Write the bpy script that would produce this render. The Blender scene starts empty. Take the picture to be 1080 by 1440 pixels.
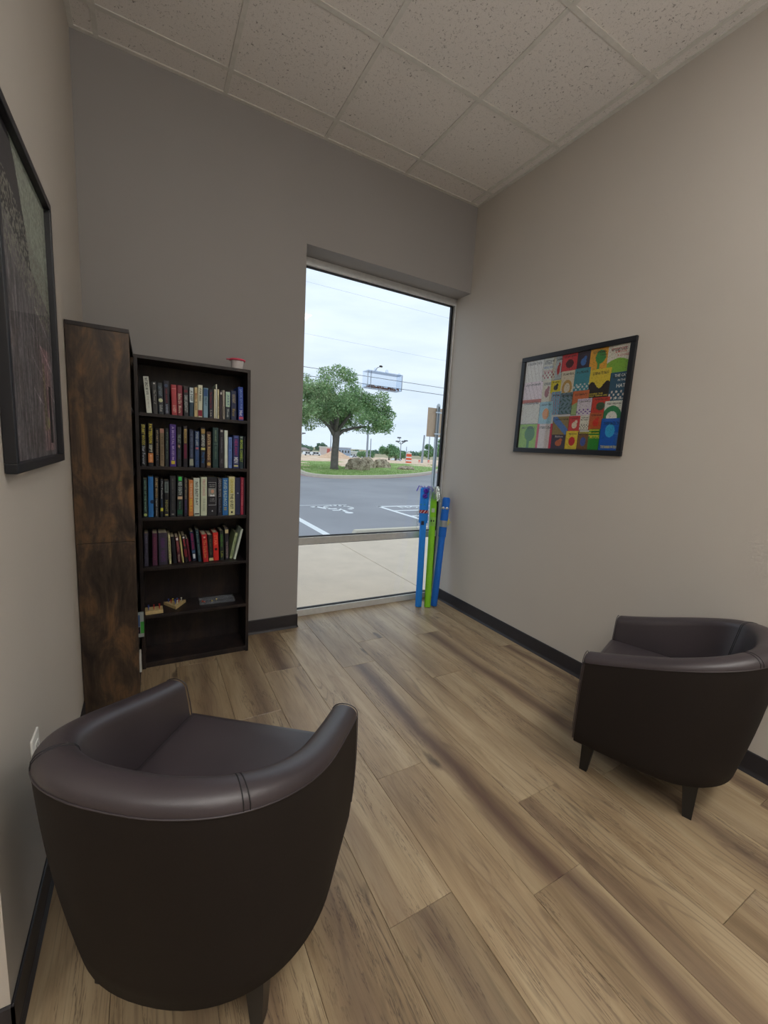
import bpy, bmesh, math, random
from mathutils import Vector, Matrix
import numpy as np

random.seed(7)
rng = np.random.default_rng(11)
scene = bpy.context.scene
COL = scene.collection
PI = math.pi

# ------------------------------------------------------------------ camera, world, exposure
CAM = Vector((-2.3374, -2.8654, 1.3542))
YAW, PITCH, ROLL, FPX = 0.519, -0.1494, 0.0584, 584.3
fw = Vector((math.sin(YAW) * math.cos(PITCH), math.cos(YAW) * math.cos(PITCH), math.sin(PITCH)))
r0 = Vector((math.cos(YAW), -math.sin(YAW), 0)); u0 = r0.cross(fw)
rt = math.cos(ROLL) * r0 + math.sin(ROLL) * u0
up = -math.sin(ROLL) * r0 + math.cos(ROLL) * u0
cam_data = bpy.data.cameras.new('camera')
cam_data.sensor_fit = 'HORIZONTAL'; cam_data.sensor_width = 36.0
cam_data.lens = 36.0 * FPX / 1080.0
cam_data.clip_start = 0.02; cam_data.clip_end = 2000
cam = bpy.data.objects.new('camera', cam_data); COL.objects.link(cam)
M3 = Matrix((rt, up, -fw)).transposed()
cam.matrix_world = Matrix.Translation(CAM) @ M3.to_4x4()
scene.camera = cam
scene.view_settings.view_transform = 'Standard'
scene.view_settings.look = 'None'
scene.view_settings.gamma = 1.0
scene.view_settings.use_curve_mapping = False
scene.view_settings.exposure = 0.0
scene.cycles.max_bounces = 10
scene.cycles.diffuse_bounces = 6
scene.cycles.glossy_bounces = 4
scene.cycles.transparent_max_bounces = 16
scene.cycles.sample_clamp_indirect = 6.0

world = bpy.data.worlds.new('world'); scene.world = world; world.use_nodes = True
SKY_STRENGTH = 1.36
TROFFER_FILL = 25.0  # strength of the added ceiling fill lamps
UPLIGHT_FILL = 70.0  # strength of the added torchieres that light the ceiling

def build_world():
    nt = world.node_tree; nt.nodes.clear()
    out = nt.nodes.new('ShaderNodeOutputWorld'); bg = nt.nodes.new('ShaderNodeBackground')
    tc = nt.nodes.new('ShaderNodeTexCoord'); sep = nt.nodes.new('ShaderNodeSeparateXYZ')
    nt.links.new(tc.outputs['Generated'], sep.inputs[0])
    ramp = nt.nodes.new('ShaderNodeValToRGB')
    e = ramp.color_ramp.elements
    e[0].position = 0.0; e[0].color = (0.60, 0.70, 0.82, 1)
    e[1].position = 0.6; e[1].color = (0.72, 0.82, 0.92, 1)
    m = ramp.color_ramp.elements.new(0.12); m.color = (0.63, 0.72, 0.84, 1)
    nt.links.new(sep.outputs['Z'], ramp.inputs[0])
    mp = nt.nodes.new('ShaderNodeMapping'); mp.inputs['Scale'].default_value = (2.2, 2.2, 12)
    nt.links.new(tc.outputs['Generated'], mp.inputs[0])
    nz = nt.nodes.new('ShaderNodeTexNoise'); nz.inputs['Scale'].default_value = 1.6; nz.inputs['Detail'].default_value = 5
    nt.links.new(mp.outputs[0], nz.inputs['Vector'])
    cr = nt.nodes.new('ShaderNodeValToRGB')
    cr.color_ramp.elements[0].position = 0.35; cr.color_ramp.elements[0].color = (0.90, 0.92, 0.94, 1)
    cr.color_ramp.elements[1].position = 0.65; cr.color_ramp.elements[1].color = (1.05, 1.04, 1.03, 1)
    nt.links.new(nz.outputs['Fac'], cr.inputs[0])
    mx = nt.nodes.new('ShaderNodeMix'); mx.data_type = 'RGBA'; mx.blend_type = 'MULTIPLY'; mx.inputs['Factor'].default_value = 1
    nt.links.new(ramp.outputs[0], mx.inputs['A']); nt.links.new(cr.outputs[0], mx.inputs['B'])
    nt.links.new(mx.outputs['Result'], bg.inputs['Color']); bg.inputs['Strength'].default_value = SKY_STRENGTH
    nt.links.new(bg.outputs[0], out.inputs[0])
build_world()

# ------------------------------------------------------------------ material helpers
def srgb(r, g, b):
    f = lambda c: (c / 255 / 12.92) if c / 255 <= 0.04045 else ((c / 255 + 0.055) / 1.055) ** 2.4
    return (f(r), f(g), f(b), 1.0)

class NT:
    def __init__(self, name, rough=0.6, spec=0.5, metal=0.0):
        self.m = bpy.data.materials.new(name); self.m.use_nodes = True
        self.t = self.m.node_tree; self.b = self.t.nodes['Principled BSDF']
        self.b.inputs['Roughness'].default_value = rough
        self.b.inputs['Specular IOR Level'].default_value = spec
        self.b.inputs['Metallic'].default_value = metal
    def n(self, k, **kw):
        nd = self.t.nodes.new('ShaderNode' + k)
        for a, v in kw.items():
            if hasattr(nd, a) and a not in nd.inputs: setattr(nd, a, v)
            else: nd.inputs[a].default_value = v
        return nd
    def l(self, a, b): self.t.links.new(a, b)
    def base(self, o): self.l(o, self.b.inputs['Base Color'])
    def pos(self, scale=(1, 1, 1), kind='Object'):
        tc = self.n('TexCoord'); mp = self.n('Mapping'); mp.inputs['Scale'].default_value = scale
        if kind == 'World':
            g = self.n('NewGeometry'); self.l(g.outputs['Position'], mp.inputs[0])
        else: self.l(tc.outputs[kind], mp.inputs[0])
        return mp.outputs[0]
    def noise(self, vec, scale, detail=3, rough=0.5, dist=0.0):
        nz = self.n('TexNoise'); nz.inputs['Scale'].default_value = scale; nz.inputs['Detail'].default_value = detail
        nz.inputs['Roughness'].default_value = rough; nz.inputs['Distortion'].default_value = dist
        self.l(vec, nz.inputs['Vector']); return nz.outputs['Fac']
    def ramp(self, fac, stops, interp='LINEAR'):
        r = self.n('ValToRGB'); r.color_ramp.interpolation = interp
        while len(r.color_ramp.elements) > 2: r.color_ramp.elements.remove(r.color_ramp.elements[-1])
        for i, (p, c) in enumerate(stops):
            el = r.color_ramp.elements[i] if i < 2 else r.color_ramp.elements.new(p)
            el.position = p; el.color = c if len(c) == 4 else (*c, 1)
        self.l(fac, r.inputs[0]); return r.outputs[0]
    def mix(self, a, b, fac, mode='MIX'):
        m = self.n('Mix', data_type='RGBA', blend_type=mode)
        for s, v in (('A', a), ('B', b)):
            if isinstance(v, tuple): m.inputs[s].default_value = v if len(v) == 4 else (*v, 1)
            else: self.l(v, m.inputs[s])
        if isinstance(fac, (int, float)): m.inputs['Factor'].default_value = fac
        else: self.l(fac, m.inputs['Factor'])
        return m.outputs['Result']
    def math(self, op, a, b=0.0, c=0.0):
        m = self.n('Math', operation=op)
        for i, v in enumerate((a, b, c)):
            if isinstance(v, (int, float)): m.inputs[i].default_value = v
            else: self.l(v, m.inputs[i])
        return m.outputs[0]
    def bump(self, h, strength=0.3, dist=0.002):
        bp = self.n('Bump'); bp.inputs['Strength'].default_value = strength; bp.inputs['Distance'].default_value = dist
        self.l(h, bp.inputs['Height']); self.l(bp.outputs[0], self.b.inputs['Normal'])

def flat(name, rgb, rough=0.6, spec=0.5, metal=0.0, var=0.06, scale=30):
    t = NT(name, rough, spec, metal)
    c = srgb(*rgb)
    f = t.noise(t.pos(), scale, 3)
    lo = tuple(x * (1 - var) for x in c[:3]) + (1,); hi = tuple(min(1, x * (1 + var)) for x in c[:3]) + (1,)
    t.base(t.ramp(f, [(0.3, lo), (0.7, hi)])); return t.m

_fc = {}
def fm(rgb, rough=0.55, spec=0.4):
    k = (rgb, rough, spec)
    if k not in _fc: _fc[k] = flat('colour_%d_%d_%d' % rgb, rgb, rough, spec)
    return _fc[k]

def emit(name, rgb, s):
    m = bpy.data.materials.new(name); m.use_nodes = True; nt = m.node_tree
    b = nt.nodes['Principled BSDF']; b.inputs['Base Color'].default_value = (0.8, 0.8, 0.8, 1)
    b.inputs['Emission Color'].default_value = (*rgb, 1); b.inputs['Emission Strength'].default_value = s
    return m

def glass_mat(name, tint=(1, 1, 1), gloss=1.0):
    m = bpy.data.materials.new(name); m.use_nodes = True; nt = m.node_tree; nt.nodes.clear()
    o = nt.nodes.new('ShaderNodeOutputMaterial'); mx = nt.nodes.new('ShaderNodeMixShader')
    tr = nt.nodes.new('ShaderNodeBsdfTransparent'); tr.inputs[0].default_value = (*tint, 1)
    gl = nt.nodes.new('ShaderNodeBsdfGlossy'); gl.inputs['Roughness'].default_value = 0.02
    fr = nt.nodes.new('ShaderNodeFresnel'); fr.inputs[0].default_value = 1.45
    ma = nt.nodes.new('ShaderNodeMath'); ma.operation = 'MULTIPLY'; ma.inputs[1].default_value = gloss
    ge = nt.nodes.new('ShaderNodeNewGeometry'); inv = nt.nodes.new('ShaderNodeMath'); inv.operation = 'SUBTRACT'; inv.inputs[0].default_value = 1.0
    m2 = nt.nodes.new('ShaderNodeMath'); m2.operation = 'MULTIPLY'     # one reflection per sheet: none on the way out of it
    nt.links.new(ge.outputs['Backfacing'], inv.inputs[1]); nt.links.new(inv.outputs[0], m2.inputs[1])
    nt.links.new(fr.outputs[0], ma.inputs[0]); nt.links.new(ma.outputs[0], m2.inputs[0]); nt.links.new(m2.outputs[0], mx.inputs[0])
    nt.links.new(tr.outputs[0], mx.inputs[1]); nt.links.new(gl.outputs[0], mx.inputs[2]); nt.links.new(mx.outputs[0], o.inputs[0])
    return m

def vcol_mat(name, rough=0.6, spec=0.3):
    t = NT(name, rough, spec)
    a = t.n('VertexColor'); a.layer_name = 'Col'
    t.base(a.outputs[0]); return t.m

# ------------------------------------------------------------------ mesh helpers
class MB:
    def __init__(self): self.v = []; self.f = []; self.mi = []
    def add(self, vs, fs, mi=0):
        n = len(self.v); self.v += [tuple(p) for p in vs]
        self.f += [tuple(i + n for i in f) for f in fs]; self.mi += [mi] * len(fs)
    def box(self, x0, x1, y0, y1, z0, z1, mi=0, bev=0.0, mat=None):
        if bev > 0:
            bm = bmesh.new(); bmesh.ops.create_cube(bm, size=1)
            for v in bm.verts:
                v.co = Vector(((x0 + x1) / 2 + v.co.x * (x1 - x0), (y0 + y1) / 2 + v.co.y * (y1 - y0), (z0 + z1) / 2 + v.co.z * (z1 - z0)))
            bmesh.ops.bevel(bm, geom=bm.edges[:], offset=bev, segments=2, affect='EDGES', profile=0.5)
            bm.verts.index_update()
            vs = [v.co.copy() for v in bm.verts]; fs = [[v.index for v in f.verts] for f in bm.faces]; bm.free()
        else:
            vs = [Vector(p) for p in ((x0, y0, z0), (x1, y0, z0), (x1, y1, z0), (x0, y1, z0), (x0, y0, z1), (x1, y0, z1), (x1, y1, z1), (x0, y1, z1))]
            fs = [(0, 3, 2, 1), (4, 5, 6, 7), (0, 1, 5, 4), (1, 2, 6, 5), (2, 3, 7, 6), (3, 0, 4, 7)]
        if mat is not None: vs = [mat @ v for v in vs]
        self.add(vs, fs, mi); return self
    def tube(self, pts, rad, n=8, mi=0, caps=True, closed=False):
        pts = [Vector(p) for p in pts]; m = len(pts)
        rads = rad if isinstance(rad, (list, tuple)) else [rad] * m
        rings = []; prev = None
        for i, p in enumerate(pts):
            if closed: d = pts[(i + 1) % m] - pts[i - 1]
            else: d = pts[min(i + 1, m - 1)] - pts[max(i - 1, 0)]
            if d.length < 1e-9: d = Vector((0, 0, 1))
            d.normalize()
            if prev is None:
                a = Vector((0, 0, 1)) if abs(d.z) < 0.9 else Vector((1, 0, 0))
                s = d.cross(a).normalized()
            else: s = (prev - d * prev.dot(d)).normalized()
            prev = s; t = d.cross(s)
            rings.append([p + (s * math.cos(2 * PI * k / n) + t * math.sin(2 * PI * k / n)) * rads[i] for k in range(n)])
        vs = [v for r in rings for v in r]; fs = []
        for i in range(m if closed else m - 1):
            j = (i + 1) % m
            for k in range(n):
                fs.append((i * n + k, i * n + (k + 1) % n, j * n + (k + 1) % n, j * n + k))
        if caps and not closed:
            fs.append(tuple(range(n - 1, -1, -1))); fs.append(tuple((m - 1) * n + k for k in range(n)))
        self.add(vs, fs, mi); return self
    def lathe(self, prof, n=24, c=(0, 0, 0), mi=0, mat=None):
        c = Vector(c); vs = []; fs = []; m = len(prof)
        for r, z in prof:
            for k in range(n):
                a = 2 * PI * k / n; vs.append(c + Vector((r * math.cos(a), r * math.sin(a), z)))
        for i in range(m - 1):
            for k in range(n): fs.append((i * n + k, i * n + (k + 1) % n, (i + 1) * n + (k + 1) % n, (i + 1) * n + k))
        fs.append(tuple(range(n - 1, -1, -1))); fs.append(tuple((m - 1) * n + k for k in range(n)))
        if mat is not None: vs = [mat @ v for v in vs]
        self.add(vs, fs, mi); return self
    def sphere(self, c, r, n=10, m=6, sc=(1, 1, 1), mi=0):
        c = Vector(c); vs = [c + Vector((0, 0, r * sc[2]))]; fs = []
        for i in range(1, m):
            th = PI * i / m
            for k in range(n):
                a = 2 * PI * k / n
                vs.append(c + Vector((r * sc[0] * math.sin(th) * math.cos(a), r * sc[1] * math.sin(th) * math.sin(a), r * sc[2] * math.cos(th))))
        vs.append(c - Vector((0, 0, r * sc[2]))); L = len(vs) - 1
        for k in range(n): fs.append((0, 1 + k, 1 + (k + 1) % n))
        for i in range(m - 2):
            for k in range(n): fs.append((1 + i * n + k, 1 + (i + 1) * n + k, 1 + (i + 1) * n + (k + 1) % n, 1 + i * n + (k + 1) % n))
        for k in range(n): fs.append((L, 1 + (m - 2) * n + (k + 1) % n, 1 + (m - 2) * n + k))
        self.add(vs, fs, mi); return self
    def prism(self, poly, z0, z1, mi=0, mat=None):
        n = len(poly); vs = [Vector((x, y, z0)) for x, y in poly] + [Vector((x, y, z1)) for x, y in poly]
        if mat is not None: vs = [mat @ v for v in vs]
        fs = [tuple(range(n - 1, -1, -1)), tuple(range(n, 2 * n))] + [(i, (i + 1) % n, n + (i + 1) % n, n + i) for i in range(n)]
        self.add(vs, fs, mi); return self
    def mesh(self, name, smooth=False):
        me = bpy.data.meshes.new(name); me.from_pydata(self.v, [], self.f)
        me.polygons.foreach_set('material_index', self.mi)
        if smooth: me.polygons.foreach_set('use_smooth', [True] * len(self.f))
        me.update(); return me
    def obj(self, name, mats, parent=None, smooth=False, loc=None, rot=None, auto=None):
        me = self.mesh(name, smooth or auto is not None)
        for m in (mats if isinstance(mats, (list, tuple)) else [mats]): me.materials.append(m)
        if auto is not None: me.set_sharp_from_angle(angle=math.radians(auto))
        o = bpy.data.objects.new(name, me); COL.objects.link(o)
        if parent is not None: o.parent = parent
        if loc is not None: o.location = loc
        if rot is not None: o.rotation_euler = rot
        return o

def tag(o, label, cat, group=None, kind=None):
    o['label'] = label; o['category'] = cat
    if group: o['group'] = group
    if kind: o['kind'] = kind
    return o
def struct(o): o['kind'] = 'structure'; return o
def empty(name, loc=(0, 0, 0), rot=(0, 0, 0)):
    o = bpy.data.objects.new(name, None); o.empty_display_size = 0.1; COL.objects.link(o)
    o.location = loc; o.rotation_euler = rot; return o
def share(name, me, parent=None, loc=None, rot=None):
    o = bpy.data.objects.new(name, me); COL.objects.link(o)
    if parent is not None: o.parent = parent
    if loc is not None: o.location = loc
    if rot is not None: o.rotation_euler = rot
    return o

_txt = {}
def text_mesh(body, mat, bold=0.0):
    k = (body, mat.name, bold)
    if k in _txt: return _txt[k]
    cu = bpy.data.curves.new('lettering', 'FONT'); cu.body = body; cu.resolution_u = 1; cu.align_x = 'LEFT'; cu.offset = bold
    o = bpy.data.objects.new('lettering', cu); COL.objects.link(o)
    dg = bpy.context.evaluated_depsgraph_get(); dg.update()
    me = bpy.data.meshes.new_from_object(o.evaluated_get(dg)); me.name = 'lettering'
    bpy.data.objects.remove(o); bpy.data.curves.remove(cu)
    n = len(me.vertices); a = np.zeros(n * 3); me.vertices.foreach_get('co', a); a = a.reshape(-1, 3)
    lo, hi = a[:, :2].min(0), a[:, :2].max(0)
    a[:, :2] = (a[:, :2] - lo) / (hi - lo)          # unit box, scaled by the user of it
    me.vertices.foreach_set('co', a.ravel()); me.update()
    me.materials.clear(); me.materials.append(mat)
    _txt[k] = me; return me
def lettering(body, mat, parent, origin, xdir, ydir, length, height, bold=0.012):
    """unit text mesh laid with its baseline start at origin, running along xdir"""
    me = text_mesh(body, mat, bold)
    o = bpy.data.objects.new('lettering', me); COL.objects.link(o); o.parent = parent
    x = Vector(xdir).normalized(); y = Vector(ydir).normalized(); z = x.cross(y)
    m = Matrix((x * length, y * height, z)).transposed().to_4x4(); m.translation = Vector(origin)
    o.matrix_basis = m
    return o

# ------------------------------------------------------------------ materials
def wall_mat(name, rgb):
    t = NT(name, 0.85, 0.25)
    c = srgb(*rgb)
    f = t.noise(t.pos(kind='World'), 1.1, 3)
    t.base(t.ramp(f, [(0.3, tuple(x * 0.97 for x in c[:3])), (0.7, tuple(x * 1.03 for x in c[:3]))]))
    f2 = t.noise(t.pos(kind='World'), 160, 4, 0.6)
    t.bump(f2, 0.25, 0.0012); return t.m
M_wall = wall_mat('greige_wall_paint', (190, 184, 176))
M_wall_back = wall_mat('shaded_wall_paint', (150, 147, 146))  # same paint as the other walls, with shade put into its colour
M_black_base = flat('black_vinyl_baseboard', (44, 42, 46), 0.45, 0.4)

def plank_mat():
    t = NT('oak_vinyl_plank', 0.36, 0.7)
    def at(nm):
        a = t.n('Attribute', attribute_type='OBJECT', attribute_name=nm); return a.outputs['Fac']
    g = t.n('NewGeometry'); sd = at('seed')
    off = t.n('CombineXYZ'); t.l(sd, off.inputs[0]); t.l(t.math('MULTIPLY', sd, 3.7), off.inputs[1]); t.l(sd, off.inputs[2])
    ad = t.n('VectorMath', operation='ADD'); t.l(g.outputs['Position'], ad.inputs[0]); t.l(off.outputs[0], ad.inputs[1])
    def mp(s):
        m = t.n('Mapping'); m.inputs['Scale'].default_value = s; t.l(ad.outputs[0], m.inputs[0]); return m.outputs[0]
    broad = t.noise(mp((8.0, 0.9, 1)), 1.0, 5, 0.6, 0.5)
    c = t.ramp(broad, [(0.27, srgb(120, 100, 76)), (0.44, srgb(152, 131, 103)), (0.58, srgb(168, 149, 120)), (0.78, srgb(182, 164, 136))])
    # cathedral grain
    w = t.noise(mp((5.5, 0.55, 1)), 1.0, 2, 0.5, 0.2)
    ww = t.math('SINE', t.math('MULTIPLY', w, 130.0))
    wmask = t.ramp(t.noise(mp((4.0, 0.9, 1)), 1.1, 2), [(0.46, (0, 0, 0)), (0.62, (1, 1, 1))])
    gr = t.ramp(ww, [(0.62, (0, 0, 0)), (0.98, (1, 1, 1))])
    gm = t.math('MULTIPLY', t.math('MULTIPLY', gr, wmask), 0.45)
    c = t.mix(c, srgb(92, 76, 62), gm)
    # fine pores
    fine = t.noise(mp((230, 7, 1)), 1.0, 3, 0.6)
    c = t.mix(c, (0.52, 0.48, 0.44, 1), t.math('MULTIPLY', t.ramp(fine, [(0.50, (0, 0, 0)), (0.78, (1, 1, 1))]), 0.42), 'MULTIPLY')
    f3 = t.noise(mp((30, 3.0, 1)), 1.0, 6, 0.72, 0.9)
    c = t.mix(c, (0.60, 0.54, 0.48, 1), t.math('MULTIPLY', t.ramp(f3, [(0.52, (0, 0, 0)), (0.72, (1, 1, 1))]), 0.75), 'MULTIPLY')
    # knots and checks
    vr = t.n('TexVoronoi', feature='F1'); vr.inputs['Scale'].default_value = 1.0; t.l(mp((6.5, 2.1, 1)), vr.inputs['Vector'])
    dn = t.math('ADD', vr.outputs['Distance'], t.math('MULTIPLY', t.noise(mp((40, 14, 1)), 1.0, 4), 0.22))
    vs_ = t.n('SeparateColor'); t.l(vr.outputs['Color'], vs_.inputs[0])
    kn = t.math('MULTIPLY', t.ramp(dn, [(0.19, (1, 1, 1)), (0.27, (0, 0, 0))]), t.math('GREATER_THAN', vs_.outputs[0], 0.62))
    c = t.mix(c, srgb(64, 48, 38), t.math('MULTIPLY', kn, 0.8))
    cr_n = t.noise(mp((26, 1.5, 1)), 1.0, 5, 0.7, 1.3)
    crack = t.ramp(t.math('ABSOLUTE', t.math('SUBTRACT', cr_n, 0.5)), [(0.0, (1, 1, 1)), (0.020, (0, 0, 0))])
    cmask = t.ramp(t.noise(mp((3.0, 1.3, 1)), 1.3, 2), [(0.49, (0, 0, 0)), (0.56, (1, 1, 1))])
    c = t.mix(c, srgb(62, 47, 38), t.math('MULTIPLY', t.math('MULTIPLY', crack, cmask), 0.75))
    # the printed dark heartwood streak of single planks, plus each plank's tone
    sx = t.n('SeparateXYZ'); t.l(g.outputs['Position'], sx.inputs[0])
    wob = t.math('MULTIPLY', t.math('SUBTRACT', t.noise(mp((2, 1.4, 1)), 1.3, 3), 0.5), 0.10)
    d = t.math('ABSOLUTE', t.math('SUBTRACT', t.math('ADD', sx.outputs['X'], wob), at('streak_x')))
    sm = t.math('SUBTRACT', 1.0, t.math('DIVIDE', d, 0.062))
    sm = t.math('MAXIMUM', sm, 0.0)
    sm = t.math('MULTIPLY', t.math('MULTIPLY', t.math('POWER', sm, 0.7), at('streak')), t.math('ADD', t.math('MULTIPLY', f3, 0.7), 0.62))
    c = t.mix(c, srgb(88, 66, 56), t.math('MINIMUM', sm, 0.9))
    tone = at('tone'); tc = t.n('CombineColor'); 
    for i in range(3): t.l(tone, tc.inputs[i])
    c = t.mix(c, tc.outputs[0], 1.0, 'MULTIPLY')
    t.base(c)
    rr = t.math('ADD', 0.30, t.math('MULTIPLY', fine, 0.20)); t.l(rr, t.b.inputs['Roughness'])
    t.bump(t.math('ADD', fine, f3), 0.18, 0.0006); return t.m
M_plank = plank_mat()

def tile_mat():
    t = NT('ceiling_tile_mineral_fibre', 0.95, 0.1)
    p = t.pos(kind='World')
    f = t.noise(p, 75, 4, 0.7, 1.2)
    pits = t.ramp(f, [(0.33, (1, 1, 1)), (0.40, (0, 0, 0))])
    pm = t.noise(p, 300, 2)
    c = t.mix(srgb(222, 218, 214), srgb(92, 88, 84), t.math('MULTIPLY', pits, 0.9))
    c = t.mix(c, srgb(196, 192, 187), t.ramp(pm, [(0.55, (0, 0, 0)), (0.8, (1, 1, 1))]))
    t.base(c); t.bump(t.math('SUBTRACT', 1.0, pits), 0.6, 0.002); return t.m
M_tile = tile_mat()
M_tee = flat('painted_steel_grid', (206, 204, 198), 0.4, 0.4)
M_alu = flat('clear_anodised_aluminium', (206, 208, 208), 0.30, 0.5, 0.25)
M_gasket = flat('black_rubber_gasket', (18, 18, 22), 0.6)
M_pane = glass_mat('window_glass', (0.985, 0.995, 0.99))

def dark_wood(name, a, b_, c_):
    t = NT(name, 0.42, 0.35)
    p = t.pos((7, 7, 2.6))
    f = t.noise(p, 1.5, 6, 0.66, 0.5)
    col = t.ramp(f, [(0.33, srgb(*a)), (0.5, srgb(*b_)), (0.68, srgb(*c_))])
    g = t.noise(t.pos((120, 120, 3)), 1, 3, 0.6)
    col = t.mix(col, (0.5, 0.46, 0.42, 1), t.math('MULTIPLY', t.ramp(g, [(0.45, (0, 0, 0)), (0.75, (1, 1, 1))]), 0.55), 'MULTIPLY')
    v = t.n('TexVoronoi'); v.inputs['Scale'].default_value = 1.0; t.l(t.pos((8, 8, 4.6)), v.inputs['Vector'])
    dn = t.math('ADD', v.outputs['Distance'], t.math('MULTIPLY', t.noise(t.pos((9, 9, 22)), 1, 3), 0.35))
    col = t.mix(col, srgb(18, 13, 11), t.math('MULTIPLY', t.ramp(dn, [(0.26, (1, 1, 1)), (0.40, (0, 0, 0))]), 0.75))
    t.base(col); t.bump(g, 0.2, 0.0006); return t.m
M_rustic = dark_wood('rustic_brown_laminate', (30, 26, 24), (66, 54, 45), (110, 84, 58))
M_shelf = dark_wood('espresso_laminate', (26, 22, 24), (38, 32, 33), (56, 44, 38))

def leather():
    t = NT('dark_brown_leather', 0.41, 0.6)
    v = t.n('TexVoronoi', feature='DISTANCE_TO_EDGE'); v.inputs['Scale'].default_value = 420; t.l(t.pos(), v.inputs['Vector'])
    f = t.noise(t.pos(), 5, 3)
    t.base(t.ramp(f, [(0.3, srgb(52, 46, 50)), (0.7, srgb(60, 53, 57))]))
    t.bump(t.math('ADD', v.outputs['Distance'], t.math('MULTIPLY', t.noise(t.pos(), 40, 3), 0.3)), 0.25, 0.0007)
    return t.m
M_leather = leather()
M_outer = flat('shaded_matte_upholstery', (33, 28, 26), 0.75, 0.2, var=.1, scale=300)  # shade of the unlit chair backs is in this darker colour
M_stitch = flat('brown_stitching', (112, 100, 92), 0.6)
M_leg = flat('black_wooden_leg', (16, 15, 16), 0.35, 0.5)
M_frame_black = flat('black_picture_frame', (26, 27, 32), 0.4, 0.45)
M_paper = flat('book_paper', (196, 186, 160), 0.9, 0.1, var=0.12, scale=300)
M_print = vcol_mat('printed_poster', 0.6, 0.3)
M_picglass = glass_mat('picture_glass', (0.98, 0.985, 0.985), 2.0)

# ------------------------------------------------------------------ room shell
H = 3.3036; XL = -2.629; ZH = 2.6575; W = 1.40; D0 = 0.178; TH = 0.232
YR = -5.6; XF = -5.4; YC = -1.852
fl = struct(MB().box(XF, 0.0, YR, D0 + 0.05, -0.12, -0.006).obj('floor', flat('subfloor', (60, 52, 46), 0.9)))
PW, PL = 0.2265, 1.485
phase = {}  # row -> y of one joint, seen in the photograph
known = {0: -0.858, 1: -0.17, 2: -0.465, 3: -1.0, 4: -0.405, 5: -0.68, 6: -0.062, 7: -0.555, 8: -0.93, 9: -0.28}
streaks = {(2, 0): (-0.50, 0.85, 1.0), (0, 0): (-0.09, 0.75, 1.0), (5, 0): (-1.205, 1.0, .98), (5, 1): (-1.17, 0.85, .96), (7, 1): (-1.66, .65, .82),
           (7, -1): (-1.64, .7, .93), (8, 0): (-1.90, .6, .88), (2, 1): (-0.50, .7, .95), (9, 0): (-2.1, .5, .9), (8, -1): (-1.85, .5, .9), (4, 0): (-.9, .12, 1.03), (6, 0): (-1.4, .05, 1.05), (3, 1): (-.7, .3, .97)}
pm = {}
def plank_mesh(w, l):
    k = (round(w, 4), round(l, 4))
    if k not in pm:
        b = 0.0012; mb = MB()
        x, y = w / 2 - 0.0005, l / 2 - 0.0005
        vs = [(-x, -y, -0.006), (x, -y, -0.006), (x, y, -0.006), (-x, y, -0.006), (-x, -y, -0.0012), (x, -y, -0.0012), (x, y, -0.0012), (-x, y, -0.0012),
              (-x + b, -y + b, 0), (x - b, -y + b, 0), (x - b, y - b, 0), (-x + b, y - b, 0)]
        fs = [(0, 3, 2, 1), (8, 9, 10, 11)]
        for i in range(4):
            j = (i + 1) % 4; fs += [(i, j, 4 + j, 4 + i), (4 + i, 4 + j, 8 + j, 8 + i)]
        mb.add(vs, fs); me = mb.mesh('plank'); me.materials.append(M_plank); pm[k] = me
    return pm[k]
for r in range(0, 24):
    xr = -0.41 + PW * 2 - PW * (r + 0) ; xl = xr - PW
    # row r spans [xl, xr]; row 2 is the one from -0.637 to -0.41 (seen joint -0.465)
    xr = -0.1835 - PW * (r - 1); xl = xr - PW
    if r == 0: xl, xr = -0.1835, 0.0
    if xl < XF: xl = XF
    if xr <= XF + 0.01: break
    j0 = known.get(r, -random.random() * PL)
    ks = []
    for k in range(-2, 6):
        yt = j0 - PL * k; yb = yt - PL
        yt2, yb2 = min(yt, D0 + 0.01), max(yb, YR)
        if yt2 - yb2 < 0.02: continue
        o = share('plank', plank_mesh(xr - xl, yt2 - yb2), fl, ((xl + xr) / 2, (yt2 + yb2) / 2, 0))
        sx, sa, tn = streaks.get((r, k), (xl + random.random() * (xr - xl), random.choice([.1, .25, .4, .6]), random.uniform(0.93, 1.06)))
        o['seed'] = float(random.uniform(0, 40)); o['streak_x'] = float(sx); o['streak'] = float(sa); o['tone'] = float(tn)

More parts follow.
